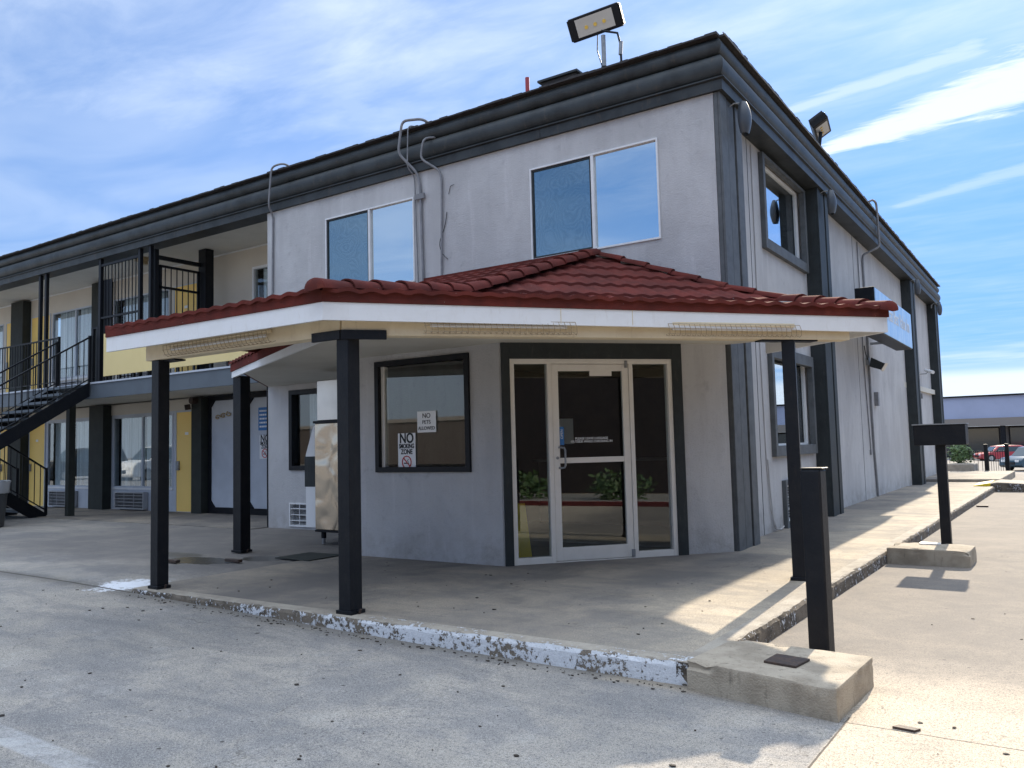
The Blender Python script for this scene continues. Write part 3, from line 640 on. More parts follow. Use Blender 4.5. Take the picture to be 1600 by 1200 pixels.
MB().box(-27, -.045, 2.80, -8.26, 1.69, 2.835).build('balcony_nosing', 'panelgrey', mo)
MB().box(-27, .10, 5.58, -8.26, 1.84, 5.62).build('balcony_ceiling', 'soffit', mo)
MB(WG).box(-27, -.025, 5.545, -8.26, 0, 5.575).build('ceiling_trim', 'whitealu', mo)
MB().box(-27, 1.85, 0, -8.3, 8, .02).build('room_floor', 'dark', mo)
MB().box(-27, 8.0, 0, -8.24, 8.15, 5.6).build('wing_back_wall', 'wingwall', mo); MB().box(-27.15, 1.7, 0, -27, 8.15, 5.6).build('wing_end_wall', 'wingwall', mo)
k = 0
for (a, c), z0, z1 in [(q, .52, 2.2) for q in winsL]+[(q, 3.30, 5.08) for q in winsU]:
    mid = (a+c)/2
    w = ring(MB(WG), a, c, z0, z1, .035, -.01, .06).box(mid-.025, -.005, z0+.035, mid+.025, .05, z1-.035).build('window_frame', 'panelgrey', mo)
    MB(WG).box(a+.035, .02, z0+.035, mid-.025, .025, z1-.035).build('pane', 'glass', w); MB(WG).box(mid+.025, .02, z0+.035, c-.035, .025, z1-.035).build('pane', 'glass', w)
    g = .35 if k % 2 else .2
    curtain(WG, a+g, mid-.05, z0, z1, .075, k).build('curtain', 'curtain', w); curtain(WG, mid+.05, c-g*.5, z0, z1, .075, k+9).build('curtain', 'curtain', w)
    MB(WG).box(a, .6, z0, c, .62, z1).build('dark_room', 'dark', w); k += 1
    MB(WG).box(a, -.02, z0-.045, c, 0, z0).build('window_sill', 'whitealu', mo)
for (a, c), z0, z1 in [(q, .0, 2.24) for q in doorsL]+[(q, 2.84, 5.09) for q in doorsU]:
    d_ = MB(WG).box(a+.03, -.012, z0+.01, c-.03, .0, z1-.03).build('room_door', 'yellow', mo)
    ring(MB(WG), a, c, z0, z1, .03, -.022, 0, .008).build('door_frame', 'panelgrey', d_)
    MB(WG).box(a+.05, -.05, z0+.92, a+.15, -.013, z0+1.12).build('door_lock', 'galv', d_)
    MB(WG).tube([(a+.1, -.06, z0+.98), (a+.20, -.07, z0+.98)], .012, 8).build('door_handle', 'galv', d_)
    MB(WG).box((a+c)/2-.06, -.018, z0+1.70, (a+c)/2+.06, -.013, z0+1.76).build('door_number_plate', 'alu', d_)
VG = frame((0, 1.585, 0), (1, 0, 0), (0, 1, 0))
for (a, c) in ((-18.8, -17.6), (-15.73, -14.53), (-23.0, -21.9)): vent(VG, a, c, .03, .42, mo, 3, 5, 'grille')
for (a, c) in ((-18.6, -17.5), (-15.6, -14.6)): vent(VG, a, c, 2.86, 3.2, mo, 3, 5, 'grille')
for (a, c) in ((-20.86, -20.15), (-16.73, -16.1), (-25.0, -24.4)):
    MB(WG).box(a, -.22, 0, c, 0, 2.5).build('wing_column', 'olive', mo)
    MB(WG).box(a+.05, -.22, 2.84, c, 0, 5.54).build('wing_column', 'olive', mo)
MB(WG).box(-12.62, -.2, 0, -12.27, 0, 2.5).build('wing_column', 'olive', mo)
MB().box(-11.86, 1.14, 2.84, -11.62, 1.34, 5.57).build('wing_column', 'post', mo)
# octagon-cornered grey panels with dark frame
for (a, c) in ((-12.24, -10.98), (-10.96, -9.75), (-9.73, -8.5)):
    o_ = ring(MB(WG), a, c, .0, 2.5, .06, -.05, -.002, .13, .1)
    for (sx, zx, s1, z1_) in ((a+.06, .13, 1, 1), (c-.06, .13, -1, 1), (a+.06, 2.4, 1, -1), (c-.06, 2.4, -1, -1)):
        o_.ext([(sx, -.05, zx), (sx+.14*s1, -.05, zx), (sx, -.05, zx+.14*z1_)], (0, .047, 0))
    o_.build('panel_frame', 'post', mo)
# small white-framed window on the upper wing wall
w = ring(MB(WG), -10.8, -9.7, 4.0, 5.14, .05, -.02, .06).build('window_frame', 'whitealu', mo)
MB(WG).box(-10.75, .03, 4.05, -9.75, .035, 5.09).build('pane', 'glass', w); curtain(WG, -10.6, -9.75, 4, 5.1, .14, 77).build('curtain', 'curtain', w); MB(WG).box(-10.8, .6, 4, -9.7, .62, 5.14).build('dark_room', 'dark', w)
# paired balcony poles and slim ground post
for x in (-16.2, -15.93, -12.19, -11.82): MB().box(x-.035, .0, 2.836, x+.035, .07, 5.6).build('balcony_pole', 'iron', mo)
MB().box(-14.98, .02, 0, -14.84, .16, 2.49).build('balcony_post', 'olive', mo)
MB().box(-22.0, .02, 0, -21.86, .16, 2.49).build('balcony_post', 'olive', mo)
# conduits on the front facade
def pipe(pts, r, mt, name='conduit', F=FR):
    # rounded corners
    P = [Vector(p) for p in pts]; out = [P[0]]
    for i in range(1, len(P)-1):
        a, p, c = P[i-1], P[i], P[i+1]; d = min(.09, (p-a).length*.45, (c-p).length*.45)
        p0 = p+(a-p).normalized()*d; p1 = p+(c-p).normalized()*d
        for t in (0, .25, .5, .75, 1): out.append(p0*(1-t)**2+p*2*t*(1-t)+p1*t*t)
    out.append(P[-1]); return MB(F).tube(out, r, 8).build(name, mt, mo, smooth=True)
pipe([(-7.70, .15, 6.16), (-7.74, -.05, 6.24), (-7.92, -.17, 6.18), (-8.0, -.17, 5.5), (-8.06, -.025, 5.38), (-8.10, -.025, 3.0)], .018, 'greypipe')
pipe([(-4.55, .2, 6.15), (-4.6, -.05, 6.24), (-4.90, -.18, 6.24), (-4.98, -.19, 5.75), (-4.72, -.05, 5.42), (-4.69, -.03, 5.2), (-4.66, -.03, 3.7)], .021, 'greypipe')
pipe([(-4.70, .1, 6.15), (-4.80, -.16, 6.16), (-4.82, -.17, 5.5), (-4.80, -.03, 5.40), (-4.76, -.03, 3.72)], .010, 'greypipe')
pipe([(-4.40, .0, 5.92), (-4.50, -.16, 5.88), (-4.56, -.17, 5.58), (-4.30, -.03, 5.38), (-4.27, -.03, 5.2), (-4.31, -.03, 3.70)], .017, 'greypipe')
pipe([(-4.20, -.012, 4.74), (-4.215, -.015, 4.62), (-4.26, -.015, 4.48), (-4.33, -.015, 4.36), (-4.345, -.02, 4.26), (-4.31, -.02, 4.15), (-4.25, -.02, 4.08), (-4.19, -.02, 4.03)], .005, 'black', 'loose_wire')
pipe([(-4.16, -.01, 5.0), (-4.12, -.015, 5.12), (-4.05, -.015, 5.12)], .004, 'black', 'loose_wire')
MB().box(-4.78, -.06, 5.02, -4.60, -.03, 5.10).build('pipe_clamp', 'greypipe', mo)
# conduits on the right wall
pipe([(9.2, -.02, 6.1), (9.3, -.32, 6.32), (9.55, -.36, 6.3), (9.65, -.36, 5.35), (9.5, -.05, 5.2), (9.5, -.03, 5.1), (9.55, -.03, 2.0), (9.6, -.03, .95), (9.75, -.03, 0)], .024, 'greypipe', F=SDW)
pipe([(9.05, -.02, 5.4), (9.05, -.02, 2.95), (9.1, -.02, 2.4), (9.3, -.02, .95)], .012, 'greypipe', F=SDW)
pipe([(1.9, -.01, 5.4), (1.88, -.01, 3.2), (1.95, -.01, .9), (2.0, -.02, .3), (2.25, -.02, .02)], .008, 'stucco', 'painted_cable', F=SDW)
pipe([(2.02, -.01, 1.0), (2.05, -.01, .6), (2.1, -.03, .05), (2.35, -.05, .015), (2.5, -.05, .05)], .01, 'stucco', 'painted_cable', F=SDW)
MB(SDW).box(10.1, -.08, 1.95, 10.25, 0, 2.25).build('meter_box', 'greypipe', mo)
MB(SDW).box(17.3, -.05, 2.35, 17.42, 0, 2.5).build('junction_box', 'greypipe', mo)
MB(SDW).box(9.25, -.03, .90, 9.35, 0, 1.0).build('junction_box', 'greypipe', mo)
# ------------------------------------------------------------------ CANOPY
cn = thing('entrance_canopy', 'red tiled angled canopy on black posts over the glass entrance', 'canopy', (0, -2.5, 0))
A = Vector((-4.45, -5.03)); B = Vector((-1.45, -5.0)); C = Vector((1.88, -1.0)); D = Vector((.42, .03))
ZF0, ZF1 = 2.285, 2.425
def zC(p): return 0.0
dBC = (C-B).normalized(); nBC = Vector((-dBC.y, dBC.x))
# fascia: sloping a hair at the C end
b = MB(); out = [(A.x, A.y, 0), (B.x, B.y, 0), (C.x, C.y, -.03), (D.x, D.y, -.03)]
def band(b, pts, z0, z1, th, inset):
    P = [Vector((p[0], p[1])) for p in pts]; n_ = len(P); off = []
    for i in range(n_):
        ns = []
        if i > 0: d = (P[i]-P[i-1]).normalized(); ns.append(Vector((-d.y, d.x)))
        if i < n_-1: d = (P[i+1]-P[i]).normalized(); ns.append(Vector((-d.y, d.x)))
        q = sum(ns, Vector((0, 0))).normalized(); c_ = q.dot(ns[0]); off.append(q/c_)
    vs = []
    for i in range(n_):
        dz = pts[i][2]
        for o, z in ((inset, z0), (inset, z1), (inset+th, z1), (inset+th, z0)): vs.append((P[i].x+off[i].x*o, P[i].y+off[i].y*o, z+dz))
    fs = [(i*4+k, (i+1)*4+k, (i+1)*4+(k+1) % 4, i*4+(k+1) % 4) for i in range(n_-1) for k in range(4)]+[(0, 1, 2, 3), (n_*4-1, n_*4-2, n_*4-3, n_*4-4)]
    b.add(vs, fs)
outer = [(-4.45, -2.55, 0)]+out
band(b, out, ZF0, ZF1, .03, 0); b.build('fascia', 'white', cn)
b = MB()
for s_ in (.45*0+1.95, 2.6): 
    p = B+dBC*s_; b.bar((p.x-nBC.x*.002, p.y-nBC.y*.002, ZF0), (p.x-nBC.x*.002, p.y-nBC.y*.002, ZF1), .005, .004)
b.build('fascia_joint', 'beam', cn)
b = MB(); band(b, out, ZF1+.002, ZF1+.092, .02, -.012); b.build('drip_edge', 'tile', cn)
# soffit boards
b = MB(); pts = [(-5.80, -2.54), (-1.60, -4.60), (-1.46, -4.97), (1.84, -1.0), (.3, -.02), (-.1, -.02), (-1.9, -2.05), (-4.08, -2.05), (-4.08, -.02), (-8.2, -.02)]
b.ext([(x, y, ZF1-.03) for x, y in pts], (0, 0, .02)); b.build('soffit', 'soffit', cn)
b = MB(); b.ext([(x, y, ZF1-.03) for x, y in [(-4.42, -5.0), (-1.47, -4.97), (-1.62, -4.62), (-4.42, -4.62)]], (0, 0, .02)); b.build('soffit', 'soffit', cn)
# beams
q1 = Vector((-1.474, -4.709))
dP = Vector((.652, .758)).normalized(); nP = Vector((-dP.y, dP.x))
b = MB(); b.box(-4.2, -4.77, 2.195, -1.50, -4.63, 2.40); b.build('beam', 'beam', cn, bevel=.004)
Ee = q1+dP*4.62
FB = frame((q1.x, q1.y, 0), (dP.x, dP.y, 0), (nP.x, nP.y, 0))
b = MB(FB); b.box(-.05, -.07, 2.185, 4.62, .07, 2.395); b.build('beam', 'beam', cn, bevel=.004)
b = MB(FB); b.box(0, .085, 2.30, 4.2, .9, 2.392) if False else None
# rafters visible under the overhang
# posts
def post(x, y, w, z1, rot=0, base=True):
    F = Matrix.Translation((x, y, 0)) @ Matrix.Rotation(rot, 4, 'Z')
    p = MB(F).box(-w/2, -w/2, 0, w/2, w/2, z1).build('post', 'post', cn, bevel=.006)
    MB(F).box(-w/2-.02, -w/2-.012, 0, w/2+.02, w/2+.012, .03).build('base_plate', 'post', p, bevel=.003)
    MB(F).tube([(w/2+.03, 0, .0), (w/2+.045, .0, .04)], .01, 6).build('anchor_bolt', 'rust', p)
    return p
post(-4.048, -4.706, .12, 2.19); post(-1.474, -4.709, .13, 2.185, 0); post(-5.69, -2.50, .155, 2.27); post(1.142, -1.679, .115, 2.18, R(12))
# black T bracket on the corner post, small cap plates on the others
b = MB(); b.box(-1.80, -4.80, 2.155, -1.474, -4.772, 2.23); b.build('post_bracket', 'post', cn, bevel=.003)
b = MB(FB); b.box(-.06, -.10, 2.15, .30, -.072, 2.225); b.build('post_bracket', 'post', cn, bevel=.003)
MB().box(-4.12, -4.72, 2.178, -3.80, -4.60, 2.194).build('post_bracket', 'post', cn)
MB(FB).box(3.70, -.06, 2.172, 4.28, .06, 2.184).build('post_bracket', 'post', cn)
# ---- tile surface
def hAB(x, y): d = y+5.0; return 2.50+(.125*d if d < 2.02 else .2525+.335*(d-2.02))
def dBCf(x, y): return (Vector((x, y))-B).dot(nBC)
def hBC(x, y): d = dBCf(x, y); return 2.50+(.18*d if d < 1.40 else .252+.462*(d-1.40))
def hip(x, y): return dBCf(x, y)*.18*1 if False else 0
def tiles(O, dU, dV, L, W, hfn, keep, name='tiles', du=.02, course=.355, pitch=.19):
    O = Vector(O); nu = int(L/du); rows = int(W/course)+1; b = MB(); idx = {}
    def vert(i, r, k):
        key = (i, r, k)
        if key in idx: return idx[key]
        u = i*du; v = r*course+(course if k == 1 else (-.012 if k == 0 else -.018))
        if k == 1: lift = .0
        elif k == 0: lift = .034
        else: lift = -.004
        p = O+dU*u+dV*v
        wv = .5+.5*math.cos(2*math.pi*u/pitch); wv = wv**.8
        z = hfn(p.x, p.y)+.030*wv+lift+.002*math.sin(i*7.3+r*3)
        b.v.append((p.x, p.y, z)); idx[key] = len(b.v)-1; return idx[key]
    for r in range(rows):
        for i in range(nu):
            c_ = O+dU*((i+.5)*du)+dV*((r+.5)*course)
            lo = O+dU*((i+.5)*du)+dV*(r*course)
            if keep(c_.x, c_.y):
                b.f.append([vert(i, r, 0), vert(i+1, r, 0), vert(i+1, r, 1), vert(i, r, 1)])
            if keep(lo.x, lo.y): b.f.append([vert(i, r, 2), vert(i+1, r, 2), vert(i+1, r, 0), vert(i, r, 0)])
    return b.build(name, 'tile', cn, smooth=True)
def tsplit(O, dU, dV, L, W, hfn, keep, course=.40):
    # fine rows so that the clip follows the hips: each course is cut into 6 sub-rows
    O = Vector(O); du = .02; nu = int(L/du); sub = 6; b = MB(); idx = {}
    def vert(i, r, k):
        key = (i, r, k)
        if key in idx: return idx[key]
        u = i*du; f = k/sub if k >= 0 else 0; v = r*course+course*f
        lift = .030*(1-f) if k >= 0 else -.002
        p = O+dU*u+dV*v; wv = (.5+.5*math.cos(2*math.pi*u/.19))**.8
        z = hfn(p.x, p.y)+.017*wv+lift+.0015*math.sin(i*.73+r*3.1)
        b.v.append((p.x, p.y-.0, z)); idx[key] = len(b.v)-1; return idx[key]
    for r in range(int(W/course)+1):
        for k in range(sub):
            for i in range(nu):
                c_ = O+dU*((i+.5)*du)+dV*(r*course+course*(k+.5)/sub)
                if keep(c_.x, c_.y):
                    b.f.append([vert(i, r, k), vert(i+1, r, k), vert(i+1, r, k+1), vert(i, r, k+1)])
                    if k == 0: b.f.append([vert(i, r, -1), vert(i+1, r, -1), vert(i+1, r, 0), vert(i, r, 0)])
    return b.build('roof_tiles', 'tile', cn, smooth=True)
def keepAB(x, y): return -4.45 < x and y < .02 and hAB(x, y) <= hBC(x, y)+.004 and x < -1.2
def keepBC(x, y):
    if hBC(x, y) > hAB(x, y)+.004 and x < -1.2: return False
    # cut line C-D and wall
    e = (D-C); nn = Vector((-e.y, e.x)); side = (Vector((x, y))-C).dot(nn)
    return side > 0 and y < .03
tsplit((-4.45, -5.045, 0), Vector((1, 0, 0)), Vector((0, 1, 0)), 3.4, 5.1, lambda x, y: hAB(x, y), keepAB)
_B = B-nBC*.045
tsplit((_B.x, _B.y, 0), Vector((dBC.x, dBC.y, 0)), Vector((nBC.x, nBC.y, 0)), 5.25, 3.6, lambda x, y: hBC(x, y)-.03*max(0, (x-B.x)/(C.x-B.x)), keepBC)
# roof underlay (keeps light out at tile edges)
# hip caps: half-round overlapping tiles
def caps(pts, r, name='ridge_caps', step=.33):
    b = MB(); P = [Vector(p) for p in pts]
    segs = []; 
    for i in range(len(P)-1):
        L = (P[i+1]-P[i]).length; n_ = max(1, round(L/step))
        for k in range(n_): segs.append((P[i].lerp(P[i+1], k/n_), P[i].lerp(P[i+1], (k+1)/n_)))
    for a, c in segs:
        d = (c-a).normalized(); sd = d.cross(Vector((0, 0, 1))).normalized(); up = sd.cross(d)
        a2 = a-d*.03; vs = []; n_ = 10
        for (p, rr, l) in ((a2, r*1.0, .016), (c+d*.01, r*.86, 0), (a2, r*.90, .010)):
            for k in range(n_+1):
                t = math.pi*k/n_; vs.append(p+sd*math.cos(t)*rr+up*(math.sin(t)*rr*.85+l))
        fs = [(k, k+1, n_+1+k+1, n_+1+k) for k in range(n_)]+[(k, 2*(n_+1)+k, 2*(n_+1)+k+1, k+1) for k in range(n_)]
        b.add(vs, fs)
    # closed rounded end on the first cap
    a, c = segs[0]; d = (c-a).normalized(); sd = d.cross(Vector((0, 0, 1))).normalized(); up = sd.cross(d); vs = []; n_ = 10; m_ = 4
    for j in range(m_+1):
        f = math.cos(math.pi/2*j/m_); bk = math.sin(math.pi/2*j/m_)*r*.55
        for k in range(n_+1):
            t = math.pi*k/n_; vs.append(a-d*(.03+bk)+sd*math.cos(t)*r*f+up*(math.sin(t)*r*.85*f+.016*f))
    b.add(vs, [(j*(n_+1)+k, (j+1)*(n_+1)+k, (j+1)*(n_+1)+k+1, j*(n_+1)+k+1) for j in range(m_) for k in range(n_)])
    return b.build(name, 'tile', cn, smooth=True)
def hipz(p): return min(hAB(p[0], p[1]), hBC(p[0], p[1]))
Bt = Vector((-1.46, -5.03, 2.505)); Kt = Vector((-1.575, -2.98, 2.79)); Pt = Vector((-1.73, -.05, 3.72))
caps([Bt, Kt, Pt], .105)
# rake caps down the wall from the peak to the right, then out to the end
wallz = lambda x: hBC(x, 0)
caps([(.62, -.02, hBC(.62, 0)-.01), (-.05, -.03, hBC(-.05, -.03)-.02), (-1.70, -.05, 3.70)], .075)
caps([(C.x+.0, C.y-.02, 2.455), (.62, -.02, hBC(.62, 0)-.02)], .10)
b = MB(); b.box(-4.64, -.05, 3.62, -1.75, -.004, 3.80); b.build('wall_flashing', 'tile', cn)
b = MB(); b.add([(-4.45, -5.03, 2.42), (-4.45, 0, 2.42), (-4.45, 0, 3.76), (-4.45, -2.98, 2.76), (-4.45, -5.03, 2.52)], [(0, 1, 2, 3, 4)]); b.build('gable_panel', 'tile', cn)
# lean-to section over the ice machine
P0 = Vector((-5.83, -2.55)); P1 = Vector((-1.56, -4.62)); P2 = Vector((-8.24, -.02)); dd = (P1-P0).normalized(); nd = Vector((-dd.y, dd.x)); d2 = (P2-P0).normalized()
b = MB(); b.ext([(P0.x, P0.y, 2.255), (P1.x, P1.y, 2.255), (P1.x, P1.y, 2.335), (P0.x, P0.y, 2.335)], (nd.x*.03, nd.y*.03, 0)); b.build('fascia', 'white', cn)
b = MB(); q0 = P0-nd*.015-dd*.01; q1_ = P1-nd*.015; b.ext([(q0.x, q0.y, 2.337), (q1_.x, q1_.y, 2.337), (q1_.x, q1_.y, 2.43), (q0.x, q0.y, 2.43)], (nd.x*.03, nd.y*.03, 0))
b.ext([(P2.x-.01, P2.y, 2.40), (P0.x-.012, P0.y, 2.40), (P0.x-.012, P0.y, 2.43), (P2.x-.01, P2.y, 2.43)], (.02, .02, 0)); b.build('drip_edge', 'tile', cn)
def hLT(x, y): return 2.425+.16*max(0, (Vector((x, y))-P0).dot(nd))
def keepLT(x, y):
    p = Vector((x, y)); e = p-P0
    return e.dot(nd) > -.03 and (d2.x*e.y-d2.y*e.x) < .02 and x < -4.42 and y < .0
o_ = P0-dd*3.2-nd*.03
tsplit((o_.x, o_.y, 0), Vector((dd.x, dd.y, 0)), Vector((nd.x, nd.y, 0)), 5.2, 4.2, hLT, keepLT)
# ------------------------------------------------------------------ guarded strip lights
def striplight(F, s0, s1, yo, label):
    mid = F @ Vector(((s0+s1)/2, yo, 2.30))
    t = thing('strip_light', label, 'light fitting', tuple(mid), 'wire caged strip lights under the canopy edge')
    MB(F).box(s0+.04, yo-.03, 2.285, s1-.04, yo+.045, 2.318).build('housing', 'beam', t, bevel=.004)
    MB(F).tube([(s0+.06, yo, 2.262), (s1-.06, yo, 2.262)], .014, 8).build('tube', 'whitealu', t)
    b = MB(F); n_ = 26
    for i in range(n_+1):
        s_ = s0+(s1-s0)*i/n_
        b.tube([(s_, yo-.045, 2.30), (s_+.012, yo-.05, 2.255), (s_+.02, yo-.035, 2.21), (s_+.022, yo-.0, 2.197), (s_+.02, yo+.04, 2.215)], .0026, 4)
    for (y_, z_) in ((-.05, 2.255), (-.035, 2.212), (-.046, 2.298), (0, 2.199)): b.tube([(s0, yo+y_, z_), (s1, yo+y_, z_)], .0028, 4)
    b.build('wire_guard', 'guard', t)
M['guard'] = mat('rusty_cream_wire', (.38, .29, .18), .6, var=.5, vs=20, col2=(.22, .13, .07))
FA = frame((0, -4.77, 0), (1, 0, 0), (0, 1, 0))
striplight(FA, -3.75, -2.27, -.06, 'wire caged strip light under the left canopy edge')
FBo = frame((q1.x-nP.x*.07, q1.y-nP.y*.07, 0), (dP.x, dP.y, 0), (nP.x, nP.y, 0))
striplight(FBo, .59, 1.87, -.06, 'middle wire caged strip light above the entrance window and door')
striplight(FBo, 2.72, 4.02, -.06, 'wire caged strip light nearest the right hand canopy post')
# ------------------------------------------------------------------ signs on walls and glass
def nosmoke(F, s0, z0, w, h, parent_label):
    t = thing('no_smoking_sign', parent_label, 'sign', tuple(F @ Vector((s0, -.01, z0))), 'no smoking zone signs')
    MB(F).box(s0-w/2, -.006, z0-h/2, s0+w/2, 0, z0+h/2).build('sign_board', 'signwhite', t)
    text("NO", F, s0, z0+h*.355, w*.60, 'inkblack', t, out=.008, sx=.85, bold=.004)
    text("SMOKING", F, s0, z0+h*.15, w*.27, 'inkblack', t, out=.008, sx=.72, bold=.002)
    text("ZONE", F, s0, z0+h*.0, w*.30, 'inkblack', t, out=.008, sx=.8, bold=.002)
    cz = z0-h*.27; r_ = w*.255
    b = MB(F); P = [(s0+r_*math.cos(a*math.pi/16), -.010, cz+r_*math.sin(a*math.pi/16)) for a in range(33)]
    b.tube(P, w*.022, 6, False); b.tube([(s0-r_*.7, -.010, cz+r_*.7), (s0+r_*.7, -.010, cz-r_*.7)], w*.02, 6); b.build('prohibition_ring', 'signred', t)
    MB(F).box(s0-r_*.65, -.0075, cz-r_*.28, s0+r_*.45, -.006, cz-r_*.08).build('cigarette_symbol', 'inkblack', t)
    b = MB(F); b.tube([(s0+r_*.35, -.008, cz), (s0+r_*.15, -.008, cz+r_*.25), (s0+r_*.4, -.008, cz+r_*.5)], w*.012, 5); b.build('smoke_symbol', 'inkblack', t)
GL = frame((0, -2.12+.032, 0), (1, 0, 0), (0, 1, 0))
nosmoke(GL, -3.20, 1.235, .27, .44, 'white no smoking zone sign stuck low on the entrance window')
WS = frame((0, 1.7, 0), (1, 0, 0), (0, 1, 0))
nosmoke(WS, -10.42, 1.38, .34, .48, 'no smoking zone sign on the grey wall beneath the blue sign')
t = thing('no_pets_sign', 'white no pets allowed sign taped to the entrance window', 'sign', (-2.88, -2.11, 1.58))
MB(GL).box(-3.03, -.006, 1.455, -2.75, 0, 1.70).build('sign_board', 'signwhite', t)
text("NO", GL, -2.89, 1.645, .078, 'inkblack', t, out=.008); text("PETS", GL, -2.89, 1.572, .062, 'inkblack', t, out=.008); text("ALLOWED", GL, -2.89, 1.502, .058, 'inkblack', t, out=.008, sx=.9)
t = thing('blue_notice_sign', 'tall blue lettered notice on the grey wall above the no smoking sign', 'sign', (-10.45, 1.68, 1.95))
MB(WS).box(-10.62, -.01, 1.72, -10.20, 0, 2.19).build('sign_board', 'signblue', t)
b = MB(WS)
for r_ in range(5):
    s_ = -10.58
    random.seed(r_)
    while s_ < -10.26: w = .02+random.random()*.05; b.box(s_, -.013, 1.78+r_*.08, s_+w, -.01, 1.815+r_*.08); s_ += w+.014
b.build('small_print', 'signwhite', t)
# gilded scroll ornament on the panel
b = MB(WS)
for k in range(3):
    cx = -11.95+k*.19; b.tube([(cx+(.10-.006*i)*math.cos(i*.5+k), -.02, 2.04+(.055-.003*i)*math.sin(i*.5+k)+.03*k) for i in range(15)], .013, 6)
tag(b.build('wall_ornament', 'ceram', smooth=True), 'gilded scroll ornament on the pale grey panel behind the canopy post', 'ornament')
# lamps at the dark column
b = MB(WS); b.tube([(-12.44, -.2, 2.42), (-12.44, -.34, 2.42)], .075, 12); b.tube([(-12.62, -.22, 2.30), (-12.68, -.32, 2.28)], .06, 12)
tag(b.build('spot_lamp', 'rust', smooth=True), 'rusty twin spot lamp at the top of the ground floor column', 'lamp')
b = MB(); b.box(-13.6, .75, 5.52, -13.25, .95, 5.58); b.tube([(-13.42, .85, 5.52), (-13.42, .85, 5.44)], .09, 12)
tag(b.build('ceiling_light', 'ceram', smooth=False), 'small round light on the balcony ceiling above the gate', 'light fitting')
# ------------------------------------------------------------------ box sign on the right wall
t = thing('lightbox_sign', 'pale blue motel lightbox sign projecting from the side wall beyond the canopy', 'sign', (.2, 5.5, 3.3))
SB = frame((.55, 0, 0), (-.018, 1, 0), (-1, -.018, 0))
bx = MB(SB); bx.box(6.15, .0, 3.14, 10.3, .32, 3.92); bx.build('sign_box', 'post', t, bevel=.01)
MB(SB).box(6.17, -.012, 3.16, 10.28, -.001, 3.90).build('sign_face', 'signfilm', t)
text("Americas Best Value Inn", SB, 8.3, 3.58, .40, 'signwhite', t, out=.015, sx=.85)
for s_ in (6.6, 9.9):
    for z_ in (3.3, 3.7): MB(SD).bar((s_, -.22, z_), (s_, .22, z_), .05).build('sign_bracket', 'galv', t)
# wall floodlight under the sign
t = thing('wall_floodlight', 'small white lensed floodlight on the side wall below the lightbox sign', 'floodlight', (-.2, 9.4, 2.85))
MB(SDW).box(9.38, -.06, 2.80, 9.52, 0, 2.95).build('mount', 'galv', t)
MB(SDW).ext([(9.30, -.12, 2.95), (9.30, -.38, 2.80), (9.30, -.30, 2.68), (9.30, -.08, 2.76)], (.34, 0, 0)).build('housing', 'trim', t)
MB(SDW).ext([(9.32, -.39, 2.80), (9.32, -.31, 2.67), (9.32, -.29, 2.66), (9.32, -.40, 2.82)], (.30, 0, 0)).build('lens', 'ledface', t)
pipe([(9.2, -.02, 3.2), (9.22, -.03, 3.05), (9.4, -.04, 2.9)], .010, 'black', 'loose_wire', F=SDW)
t = thing('security_camera', 'small white security camera high on the far end of the side wall', 'camera', (-.5, 17.6, 3.1))
MB(SDW).tube([(17.5, 0, 3.08), (17.5, -.16, 3.08), (17.55, -.2, 3.14)], .014, 6).build('arm', 'galv', t)
MB(SDW).tube([(17.35, -.36, 3.10), (17.75, -.12, 3.20)], .05, 10).build('camera_body', 'whitealu', t)
# sconces above the pilasters
def make_sconce(loc, label):
    t = thing('barn_sconce', label, 'wall light', loc, 'shielded wall lights above the pilasters')
    x, y, z = loc; F = Matrix.Translation(loc)
    MB(F).tube([(-.11, -.03, .0), (-.07, -.03, .13), (.0, -.02, .17), (.08, 0, .16)], .011, 8).build('arm', 'galv', t, smooth=True)
    MB(F).tube([(-.105, -.03, .02), (-.10, -.03, .12)], .022, 8).build('socket', 'galv', t)
    vs = []; nj, nk = 8, 12      # half-dome shield, open towards the wall
    for th in (1., .93):
        for j in range(nj+1):
            f = j/nj; r_ = .095*math.sin(math.pi*(.12+.72*f))**.7; zz = .17-.40*f
            for k in range(nk+1):
                a = -math.pi*.62+math.pi*1.24*k/nk; vs.append((.10+r_*th*math.cos(a)*1.0, .02+r_*th*math.sin(a)*1.25, zz))
    n1 = (nj+1)*(nk+1); fs = []
    for o in (0, n1): fs += [(o+j*(nk+1)+k, o+j*(nk+1)+k+1, o+(j+1)*(nk+1)+k+1, o+(j+1)*(nk+1)+k) for j in range(nj) for k in range(nk)]
    MB(F).add(vs, fs).build('shield', 'sage', t, smooth=True); return t
s0_ = make_sconce((.03, .42, 5.25), 'grey shielded wall light at the near building corner under the cornice')
for (y, lab) in ((5.0, 'grey shielded wall light above the second pilaster beyond the side window'), (14.9, 'grey shielded wall light above the third pilaster past the lightbox sign'), (19.6, 'farthest grey shielded wall light at the far building corner')):
    c_ = copytree(s0_); c_.location = (.04-.018*y, y, 5.27); c_['label'] = lab
